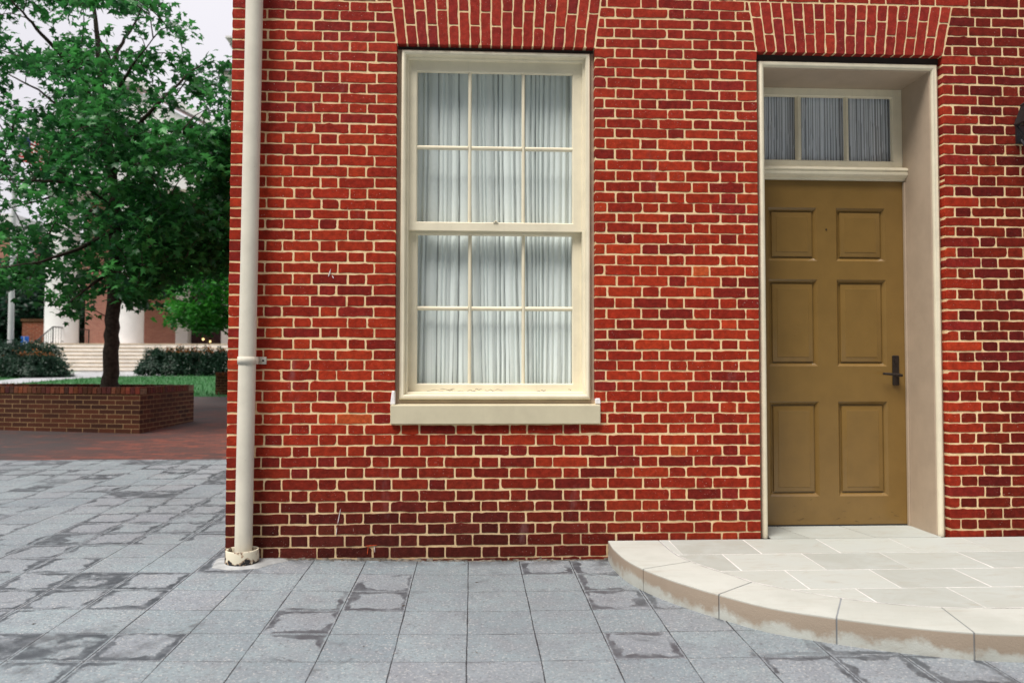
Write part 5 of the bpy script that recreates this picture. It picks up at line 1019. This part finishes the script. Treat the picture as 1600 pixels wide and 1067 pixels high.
# ---------------- planters ----------------
def planter(name, label, loc, w, d, h, rot, group='low brick planters', shear=0.0):
    p = thing(name, label, 'planter', loc, group, rot)
    t = .22
    b = MB(); z1 = h-.10
    for x0, x1, y0, y1 in ((-w, 0, 0, t), (-w, 0, d-t, d), (-w, -w+t, t, d-t), (-t, 0, t, d-t)): b.box(x0, x1, y0, y1, -.25, z1)
    b.build('wall', p, ('plbrick',))
    b = MB(); n = int(w/.075)
    for i in range(n):   # rowlock coping bricks, front and back
        for yy in (-.012, d-t-.004):
            x0 = -w+i*w/n; cc = random.choice([(.15, .05, .03), (.11, .04, .025), (.19, .062, .034), (.085, .032, .022)])
            cc = tuple(c*random.uniform(.8, 1.2) for c in cc); b.box(x0+.005, x0+w/n-.005, yy, yy+t+.008, z1+.008, h+random.uniform(-.003, .003), 0, cc)
    n = int((d-2*t)/.075)
    for i in range(n):
        for xx in (-w-.008, -t-.004+.008):
            y0 = t+i*(d-2*t)/n; cc = tuple(c*random.uniform(.7, 1.2) for c in (.14, .048, .03)); b.box(xx, xx+t+.004, y0+.005, y0+(d-2*t)/n-.005, z1+.008, h+random.uniform(-.003, .003), 0, cc)
    b.build('coping', p, ('copebrick',))
    b = MB(); 
    for x0, x1, y0, y1 in ((-w+.004, -.004, .004, t-.004), (-w+.004, -.004, d-t+.004, d-.004), (-w+.004, -w+t, t-.004, d-t), (-t, -.004, t-.004, d-t)): b.box(x0, x1, y0, y1, z1+.001, h-.012)
    b.build('bed_mortar', p, ('oldmortar',))
    b = MB(); b.box(-w+t, -t, t, d-t, h-.25, h-.07); b.build('soil', p, ('soil',))
    for ch in p.children:
        for v in ch.data.vertices: v.co.y += -v.co.x*shear
    return p
M['copebrick'] = mat_brick('coping_brick', False)
M['oldmortar'] = simple('old_dark_mortar', (.20, .14, .085), .95, .35, 20)
planter('brick_planter', 'brown brick planter holding the maple, with upright coping bricks', (-4.72, 6.57, .229), 4.6, 1.86, .655, R(-3), shear=.185)
planter('brick_planter', 'low brick planter at the lawn edge by the house corner', (-4.1, 15.41, .462), 2.45, 1.3, .58, R(0))

# ---------------- shrubs ----------------
def shrub(name, label, loc, lobes, n, size, seed, red=0.0, cat='shrub', group='shrubs in front of the steps', mats=('leafb', 'redleaf'), tone=.0):
    s = thing(name, label, cat, loc, group); rg = np.random.default_rng(seed)
    tot = sum(l[3]*l[5] for l in lobes); pos = []
    for cx, cy, cz, rx, ry, rz in lobes:
        k = int(n*rx*rz/sum(l[3]*l[5] for l in lobes)); u = rg.normal(0, 1, (k, 3)); u /= np.linalg.norm(u, axis=1)[:, None]
        u[:, 2] = np.abs(u[:, 2])*1.0-.15*(rg.random(k)); r = rg.uniform(.55, 1.04, k)
        # lumpy outline
        lump = 1+.10*np.sin(u[:, 0]*9+cx*3)+.10*np.sin(u[:, 2]*11+cy)+.08*np.sin(u[:, 1]*13)
        pos.append(np.stack([cx+u[:, 0]*rx*r*lump, cy+u[:, 1]*ry*r*lump, cz+u[:, 2]*rz*r*lump], 1))
    pos = np.concatenate(pos); pos[:, 2] = np.maximum(pos[:, 2], .03)
    ex = None
    if red: 
        hmax = pos[:, 2].max(); ex = ((pos[:, 2] > hmax*.74) & (rg.random(len(pos)) < red)).astype(int)
    leaves('foliage', pos, size, s, mats, OVAL, up=.5, droop=-.3, tone=rg.random(len(pos))*.6+.1, seed=seed, extra=ex)
    b = MB()
    for k in range(14):
        cx, cy, cz, rx, ry, rz = lobes[k % len(lobes)]; x, y = cx+random.uniform(-.6, .6)*rx, cy+random.uniform(-.5, .5)*ry
        b.tube([(cx*.8, cy*.8, -.05), (x*.95, y, cz+rz*.3), (x, y, cz+rz*.7)], [.02, .014, .006], 5)
    b.build('stems', s, ('bark',))
    return s
def onl(px, Y): x = AT(px, 580, Y)[0]; return (x, Y, gz_v(x, Y))
shrub('shrub', 'dark green loose shrub left of the russet-topped hedge', onl(243, 28.2), [(0, 0, .2, .62, .6, 1.0), (.45, .2, .2, .5, .5, .9), (-.4, 0, .1, .4, .45, .6)], 9000, .10, 21)
shrub('hedge', 'dark clipped hedge with russet new growth right of the maple trunk', onl(300, 28.3), [(-.75, 0, .1, .62, .6, 1.12), (-.1, 0, .1, .7, .6, 1.15), (.7, 0, .1, .7, .6, 1.12), (1.4, .1, .1, .7, .6, 1.1)], 20000, .095, 22, .45, 'hedge')
shrub('shrub', 'large dark green shrub behind the white flagpole', onl(30, 26.8), [(-.6, .3, .3, 1.1, .9, 1.25), (.6, .3, .3, 1.0, .9, 1.2), (-2.0, .3, .3, 1.3, .9, 1.2)], 16000, .11, 23)
shrub('shrub', 'russet and yellow-green shrub at the left foot of the white steps', onl(62, 26.2), [(-.3, 0, .1, .85, .7, 1.0), (.35, 0, .1, .6, .6, .85), (-1.1, 0, .1, .8, .7, .75)], 12000, .09, 24, .4)
shrub('shrub', 'low straggling shrub with pale flowers beside the path', onl(92, 26.4), [(0, 0, 0, .55, .4, .38), (-.4, .1, .1, .4, .4, .48)], 4500, .07, 25, .4, mats=('leafb', 'flower'))

# grass blades as one mass
n = 26000; rg = np.random.default_rng(4)
gx = rg.uniform(-27, -5.0, n); gy = 14.8+(31-14.8)*rg.random(n)**1.3; gzv = np.array([gz_v(a, c_) for a, c_ in zip(gx, gy)])
def in_path(x, y):
    r = np.zeros(len(x), bool); n_ = len(PTH)
    for a in range(n_):
        (x1, y1), (x2, y2) = PTH[a], PTH[(a+1) % n_]
        c = ((y1 > y) != (y2 > y)) & (x < (x2-x1)*(y-y1)/((y2-y1) if y2 != y1 else 1e-9)+x1); r ^= c
    return r
keep = ~in_path(gx, gy); gx, gy, gzv = gx[keep], gy[keep], gzv[keep]
leaves('grass', np.stack([gx, gy, gzv-.01], 1), .13, None, 'grass', [(.09, 0), (.05, .6), (0, 1), (-.05, .6), (-.09, 0)], up=.35, droop=-4, seed=9)
o = bpy.data.objects['grass']; o['kind'] = 'stuff'; o['label'] = 'short green lawn grass in front of the white steps'; o['category'] = 'grass'

# ---------------- columned hall ----------------
# grit and leaf scraps lying on the slabs
b = MB()
for k in range(90):
    x = random.uniform(-6, 3.2); y = random.uniform(-1.9, 3.8)
    if x > .7 and y > -1.7 or x > -1.5 and y > -.02: continue
    w_ = random.choice([.003, .005, .008]); a_ = random.uniform(0, 6.28); z = gz(x, y)+.0015; c_, s_ = math.cos(a_)*w_, math.sin(a_)*w_
    b.add([(x+c_*1.6, y+s_*1.6, z), (x-s_*.6, y+c_*.6, z+w_*.3), (x-c_*1.6, y-s_*1.6, z), (x+s_*.6, y-c_*.6, z+w_*.15)], [(0, 1, 2, 3)])
o = b.build('leaf_litter', None, (simple('dry_leaf_scraps', (.10, .07, .045), .9, .6, 40),)); o['kind'] = 'stuff'; o['label'] = 'scattered dry leaf scraps and grit on the grey slabs'; o['category'] = 'litter'

hall = thing('columned_hall', 'distant brick hall with huge white columns and broad white steps', 'hall')
YB = 30.9; NS = 8; TR = .31; YF = YB+NS*TR          # foot of the steps, going, portico floor edge
Z0 = gz_v(-14, YB)-.02; ZP = AT(200, 537, YF)[1]; RI = (ZP-Z0)/NS
YC, YW = 34.9, 38.6                                   # column line and facade
M['tread'] = simple('tan_tread', (.58, .49, .38), .85, .15, 3)
XS0 = AT(62, 537, YF)[0]
for i in range(NS):
    z1 = Z0+RI*(i+1); x0 = XS0; b = MB(); b.box(x0, -2, YB+i*TR, 41, z1-RI+(.002 if i else -.3), z1-.035)
    b.build('step', hall, ('gwhite',))
    b = MB(); b.box(x0-.02, -2, YB+i*TR-.03, YB+(i+1)*TR+.01 if i < NS-1 else 41, z1-.034, z1); b.build('tread', hall, ('tread',))
ZC = AT(200, 300, YC)[1]
cols = [AT(96.5, 500, YC)[0], AT(199, 500, YC)[0]]; cr_ = (AT(121, 530, YC)[0]-AT(72, 530, YC)[0])/2
cols += [cols[1]+3.15*2.1, cols[1]+3.15*3.1]
for cx in cols:
    b = MB(); H_ = ZC-ZP
    b.lathe([(cr_*1.02, ZP), (cr_*1.02, ZP+.10), (cr_, ZP+.14), (cr_*.99, ZP+H_*.35), (cr_*.93, ZP+H_*.75), (cr_*.88, ZC-.55), (cr_*.93, ZC-.50), (cr_*.88, ZC-.44), (cr_*.9, ZC-.3), (cr_*1.1, ZC-.16)], cx, YC, 48)
    b.box(cx-cr_*1.2, cx+cr_*1.2, YC-cr_*1.2, YC+cr_*1.2, ZC-.158, ZC-.002)
    b.build('column', hall, ('white',), 40)
XA, XB = cols[0]-1.3, cols[-1]+1.3
z1_ = ZC+.95; z2_ = AT(200, 238, YC)[1]
b = MB()
b.box(XA, XB, YC-.8, YC+.9, ZC, z1_); b.box(XA+.1, XB-.1, YC-.7, YC+.8, z1_+.002, z2_); b.box(XA-.4, XB+.4, YC-1.2, YC+1.3, z2_+.002, z2_+.30)
b.build('entablature', hall, ('white',))
az = z2_+.30; ax = AT(215, 200, YC)[0]; hx = max(ax-XA, 5.2)+.4; ht = 3.0
b = MB()
b.v += [(ax-hx+.55, YC-.7, az+.01), (ax+hx-.55, YC-.7, az+.01), (ax, YC-.7, az+ht-.3), (ax-hx+.55, YC+.6, az+.01), (ax+hx-.55, YC+.6, az+.01), (ax, YC+.6, az+ht-.3)]
b.face((0, 1, 2)); b.face((5, 4, 3)); b.face((0, 3, 4, 1)); b.face((1, 4, 5, 2)); b.face((2, 5, 3, 0))
b.build('pediment', hall, ('white',))
b = MB()
lf = [Vector((ax-hx, 0, az+.02)), Vector((ax, 0, az+ht)), Vector((ax+hx, 0, az+.02)), Vector((ax+hx, 0, az+.30)), Vector((ax, 0, az+ht+.30)), Vector((ax-hx, 0, az+.30))]
b.v += [(p.x, YC-1.0, p.z) for p in lf]+[(p.x, YC+.8, p.z) for p in lf]
b.f += [(0, 1, 4, 5), (1, 2, 3, 4)]+[(7, 6, 11, 10), (8, 7, 10, 9)]+[(k, (k+1) % 6, 6+(k+1) % 6, 6+k) for k in range(6)]; b.mi += [0]*10
b.build('raking_cornice', hall, ('white',), recalc=True)
XF = AT(133, 500, YW)[0]; XD0, XD1 = AT(295, 500, YW)[0], AT(347, 500, YW)[0]; XP0 = AT(276, 500, YW)[0]; ZD = ZP+5.0
b = MB(); b.box(XF, XP0, YW, YW+.5, ZP, z2_); b.box(XD1+.55, XB, YW, YW+.5, ZP, z2_); b.box(XP0, XD1+.55, YW, YW+.5, ZD+.6, z2_)
b.build('facade', hall, ('farbrick',))
b = MB(); b.box(XF+.1, XB, YW+1.1, 50, ZP-1.5, z2_); b.build('rear_block', hall, ('farbrick',))
b = MB(); b.box(XF-.2, XB, YC+.92, YW+.6, ZC+.2, ZC+.4); b.build('ceiling', hall, ('white',))
b = MB(); b.box(XP0, XD0, YW-.15, YW+.6, ZP, ZD); b.box(XD1, XD1+.55, YW-.15, YW+.6, ZP, ZD); b.box(XP0, XD1+.55, YW-.15, YW+.6, ZD+.002, ZD+.6); b.build('door_surround', hall, ('white',))
M['maroon'] = simple('maroon_door', (.040, .012, .018), .5)
b = MB(); b.box(XD0, XD1, YW+.4, YW+.55, ZP, ZD)
b.build('door', hall, ('maroon',))
dx_ = (XD1-XD0)/3
for k in range(3): b = MB(); b.box(XD0+.12+k*dx_, XD0-.12+(k+1)*dx_, YW+.35, YW+.399, ZP+.3, ZD-.4); b.build('door_leaf', hall, ('maroon',))
g_ = G('warm_lamp_glow'); g_.set(Base_Color=(.9, .7, .4), Emission_Color=(1, .72, .30), Emission_Strength=2.2); M['lampglow'] = g_.m
for lx, ly in ((317.5, 530), (328, 533.5)):
    x_, z_ = AT(lx, ly, YW+.2)
    b = MB(); b.lathe([(.001, z_-.065), (.045, z_-.045), (.065, z_), (.045, z_+.045), (.001, z_+.065)], x_, YW+.2, 12); b.build('lamp', hall, ('lampglow',), 60)
# handrail
rail = thing('handrail', 'thin black iron handrail at the left end of the white steps', 'railing')
b = MB()
def bar(p, q, r=.022): b.tube([p, q], r, 6)
y0_, y1_, y2_ = YF+.1, YF+3.2, YB+.3
xa_, zr = AT(83, 510.5, y0_); zt = zr
xb_r = AT(139, 510, y1_)[0]; xc_, zc_ = AT(50, 538, y2_)
bar((xa_, y0_, ZP), (xa_, y0_, zt), .03); bar((xb_r, y1_, ZP), (xb_r, y1_, zt), .035); bar((xa_, y0_, zt), (xb_r, y1_, zt), .03)
bar((xa_, y0_, zt), (xc_, y2_, zc_), .03); bar((xa_, y0_, ZP+.10), (xc_, y2_, zc_-(zt-ZP)+.1), .02); bar((xc_, y2_, Z0), (xc_, y2_, zc_), .03)
for k in range(1, 9):
    t = k/9; bar((xa_+(xc_-xa_)*t, y0_+(y2_-y0_)*t, ZP+.1-(zt-zc_)*t), (xa_+(xc_-xa_)*t, y0_+(y2_-y0_)*t, zt-(zt-zc_)*t), .011)
for k in range(1, 14):
    t = k/14; bar((xa_+(xb_r-xa_)*t, y0_+(y1_-y0_)*t, ZP+.02), (xa_+(xb_r-xa_)*t, y0_+(y1_-y0_)*t, zt), .009)
b.build('rail', rail, ('black',))
# garden wall at left
M['farbrick2'] = mat_wallbrick('garden_wall_brick', (.34, .085, .045), (.20, .055, .035), (.42, .28, .2), .30, .10, 'XZ', .02, .3)
YG = 34.5; gx0 = AT(35, 500, YG)[0]; gx1 = AT(76, 500, YG)[0]; gzt = AT(55, 502, YG)[1]
gw = thing('brick_garden_wall', 'short red brick wall left of the columned hall steps', 'wall', (0, 0, 0))
b = MB(); b.box(gx0, gx1, YG, YG+.4, .3, gzt); b.build('wall', gw, ('farbrick2',))
b = MB(); b.box(gx0-.05, gx1+.05, YG-.06, YG+.46, gzt+.002, gzt+.12); b.build('coping', gw, ('plbrick',))
# little blue accessible-parking sign
YS = 29.2; sx, sz = AT(39.5, 533, YS)
sg = thing('parking_sign', 'small blue accessible parking sign above the shrubs', 'sign', (sx-.07, YS, 0))
M['blue'] = simple('sign_blue', (.02, .12, .50), .5); M['swhite'] = simple('sign_white', (.85, .85, .85), .5)
b = MB(); b.tube([(.07, 0, gz_v(-20, YS)-.1), (.07, 0, sz+.2)], .022, 8); b.build('post', sg, ('sroof',))
b = MB(); b.box(-.10, .24, -.045, -.03, sz-.2, sz+.2); bevel(b.build('plate', sg, ('blue',)), .01)
b = MB(); zq = sz-2.22
b.tube([(.04, -.05, 2.34+zq), (.05, -.05, 2.22+zq), (.13, -.05, 2.21+zq), (.16, -.05, 2.12+zq)], .013, 6)
b.tube([(.07+.07*math.cos(a_), -.05, 2.15+zq+.07*math.sin(a_)) for a_ in [R(v) for v in range(150, 400, 25)]], .010, 6); b.tube([(.04, -.048, 2.375+zq), (.04, -.056, 2.375+zq)], .02, 10)
b.build('symbol', sg, ('swhite',))
# flagpole and flag
YP = 27.6; fpx = AT(15.5, 570, YP)[0]
fp = thing('flagpole', 'tall white flagpole rising out of the left shrub', 'flagpole', (fpx, YP, gz_v(fpx, YP)))
b = MB(); b.tube([(0, 0, -.1), (0, 0, 4), (0, 0, 10.4)], [.115, .10, .055], 20); b.build('pole', fp, ('polewhite',), 60)
b = MB(); b.lathe([(.001, 10.62), (.07, 10.58), (.095, 10.5), (.07, 10.42), (.03, 10.39)], 0, 0, 16); b.build('finial', fp, ('bronze',), 60)
b = MB(); b.tube([(.125, 0, 1.0), (.08, 0, 10.3)], .006, 4); b.build('halyard', fp, ('swhite',))
fz = AT(50, 212, YP)[1]
fl = thing('flag', 'striped flag with a blue canton hanging from the flagpole', 'flag', (fpx+.09, YP, fz))
M['fred'] = simple('flag_red', (.48, .012, .02), .8, .08); M['fwhite'] = simple('flag_white', (.8, .78, .78), .8, .05); M['fblue'] = simple('flag_blue', (.02, .03, .16), .8, .1)
b = MB(); nx, nz = 40, 26; Wf, Hf = 1.6, 1.05
for j in range(nz+1):
    for i in range(nx+1):
        u, v = i/nx, j/nz; b.v.append((.02+Wf*u*.80, .16*math.sin(u*9+v*1.2)*u+.05*math.sin(u*17), -Hf*v-.75*u*u*.9-.1*u))
for j in range(nz):
    for i in range(nx):
        s_ = j//2; mi = 0 if s_ % 2 == 0 else 1
        if i < 16 and j < 14: mi = 2
        a = j*(nx+1)+i; b.face((a, a+1, a+nx+2, a+nx+1), mi)
fo = b.build('cloth', fl, ('fred', 'fwhite', 'fblue'), 60); md = fo.modifiers.new('t', 'SOLIDIFY'); md.thickness = .004

# white tower block behind, at the house corner
tw = thing('white_building', 'pale building with small grey roofs, high beside the house corner', 'building')
YT = 60.0; tX = lambda px: AT(px, 100, YT)[0]; tZ = lambda py: AT(345, py, YT)[1]
def hip(name, x0, x1, y0, y1, z, h, ins, mat):
    b = MB(); b.v += [(x0, y0, z), (x1, y0, z), (x1, y1, z), (x0, y1, z), (x0+ins, y0+ins, z+h), (x1-ins, y0+ins, z+h), (x1-ins, y1-ins, z+h), (x0+ins, y1-ins, z+h)]
    b.f += [(0, 1, 5, 4), (1, 2, 6, 5), (2, 3, 7, 6), (3, 0, 4, 7), (4, 5, 6, 7), (0, 3, 2, 1)]; b.mi += [0]*6; b.build(name, tw, (mat,))
b = MB(); b.box(tX(353), tX(353)+11, YT+.8, YT+11, 0, tZ(112)); b.build('lower_wall', tw, ('white',))
b = MB(); b.box(tX(345), tX(345)+12.6, YT+.2, YT+11.6, tZ(118), tZ(111)); b.build('lower_cornice', tw, ('white',))
hip('skirt_roof', tX(343), tX(343)+13, YT, YT+12, tZ(110.5), 1.1, 1.5, 'sroof')
b = MB(); b.box(tX(356), tX(356)+9.4, YT+2, YT+10, tZ(110), tZ(60)); b.build('upper_wall', tw, ('white',))
b = MB(); b.box(tX(350), tX(350)+10.6, YT+1.4, YT+10.6, tZ(60)+.002, tZ(56)); b.box(tX(352.5), tX(352.5)+10.2, YT+1.6, YT+10.4, tZ(56)+.002, tZ(51)); b.box(tX(345), tX(345)+11.8, YT+1.0, YT+11, tZ(51)+.002, tZ(48)); b.build('cornice', tw, ('white',))
hip('roof', tX(356), tX(356)+9.6, YT+2, YT+10, tZ(43), .5, .8, 'sroof')
b = MB(); b.box(tX(358), tX(358)+9, YT+2.2, YT+9.8, tZ(48)+.002, tZ(43)-.002); b.build('attic', tw, ('white',))
# far brick building at the left edge
YL = 62; fb2 = thing('far_brick_building', 'salmon brick building with white trim far off at the left edge', 'building')
x1_ = AT(19, 380, YL)[0]; zt_ = AT(10, 352, YL)[1]
b = MB(); b.box(x1_-22, x1_, YL, 75, 0, zt_); b.build('wall', fb2, ('farbrick',))
b = MB(); b.box(x1_-22.3, x1_+.3, YL-.4, 75.4, zt_+.002, zt_+.9); b.box(x1_+.002, x1_+.7, YL, YL+2, 0, zt_); b.build('trim', fb2, ('white',))
for k in range(4):
    b = MB(); b.box(x1_-3.5-k*4, x1_-2-k*4, YL-.1, YL-.002, zt_-5, zt_-2); b.build('window', fb2, ('dark',))

# far dark trees behind
def fartree(name, label, loc, h, r, seed, n=3800, mat='leaf3', size=.34):
    t = thing(name, label, 'tree', loc, 'trees behind the hall'); rg = np.random.default_rng(seed)
    nl = 34; cen = rg.normal(0, 1, (nl, 3)); cen /= np.linalg.norm(cen, axis=1)[:, None]; cen *= (rg.random(nl)**.5)[:, None]*.85
    cen = cen*np.array([r, r, h*.42])+np.array([0, 0, h*.56]); rad = rg.uniform(.22, .4, nl)*r
    pos = []
    for c_, q in zip(cen, rad):
        k = n//nl; u = rg.normal(0, 1, (k, 3)); u /= np.linalg.norm(u, axis=1)[:, None]; pos.append(c_+u*q*(rg.uniform(.5, 1.1, k))[:, None])
    pos = np.concatenate(pos); pos[:, 2] = np.maximum(pos[:, 2], .5)
    leaves('crown', pos, size, t, mat, OVAL, seed=seed)
    b = MB(); b.tube([(0, 0, -.2), (.1, 0, h*.3), (0, .1, h*.8)], [h*.028, h*.022, h*.006], 8)
    for c_ in cen[:12]: b.tube([(0, 0, h*.3), tuple(c_*.6+np.array([0, 0, h*.15])), tuple(c_)], [h*.010, h*.006, .02], 5)
    b.build('trunk', t, ('bark',), 60)
for i, (px_t, y, h, r) in enumerate([(25, 42, 7.4, 3.4), (-40, 44, 8.0, 4.0), (68, 46, 7.6, 2.7), (-130, 40, 7.8, 3.8), (60, 40.5, 5.4, 2.0), (8, 36.5, 5.0, 2.2), (126, 47, 7.0, 2.0)]):
    x = AT(px_t, 500, y)[0]
    fartree('tree', ['broad dark tree behind the short garden wall', 'tall dark tree at the far left behind the flagpole', 'slim dark tree close to the left white column', 'leftmost dark tree, partly outside the picture', 'small dark tree just above the garden wall', 'low dark tree behind the flagpole shrub', 'dark tree seen between the left column and the brick facade'][i], (x, y, gz_v(x, y)-.1), h, r, 40+i)
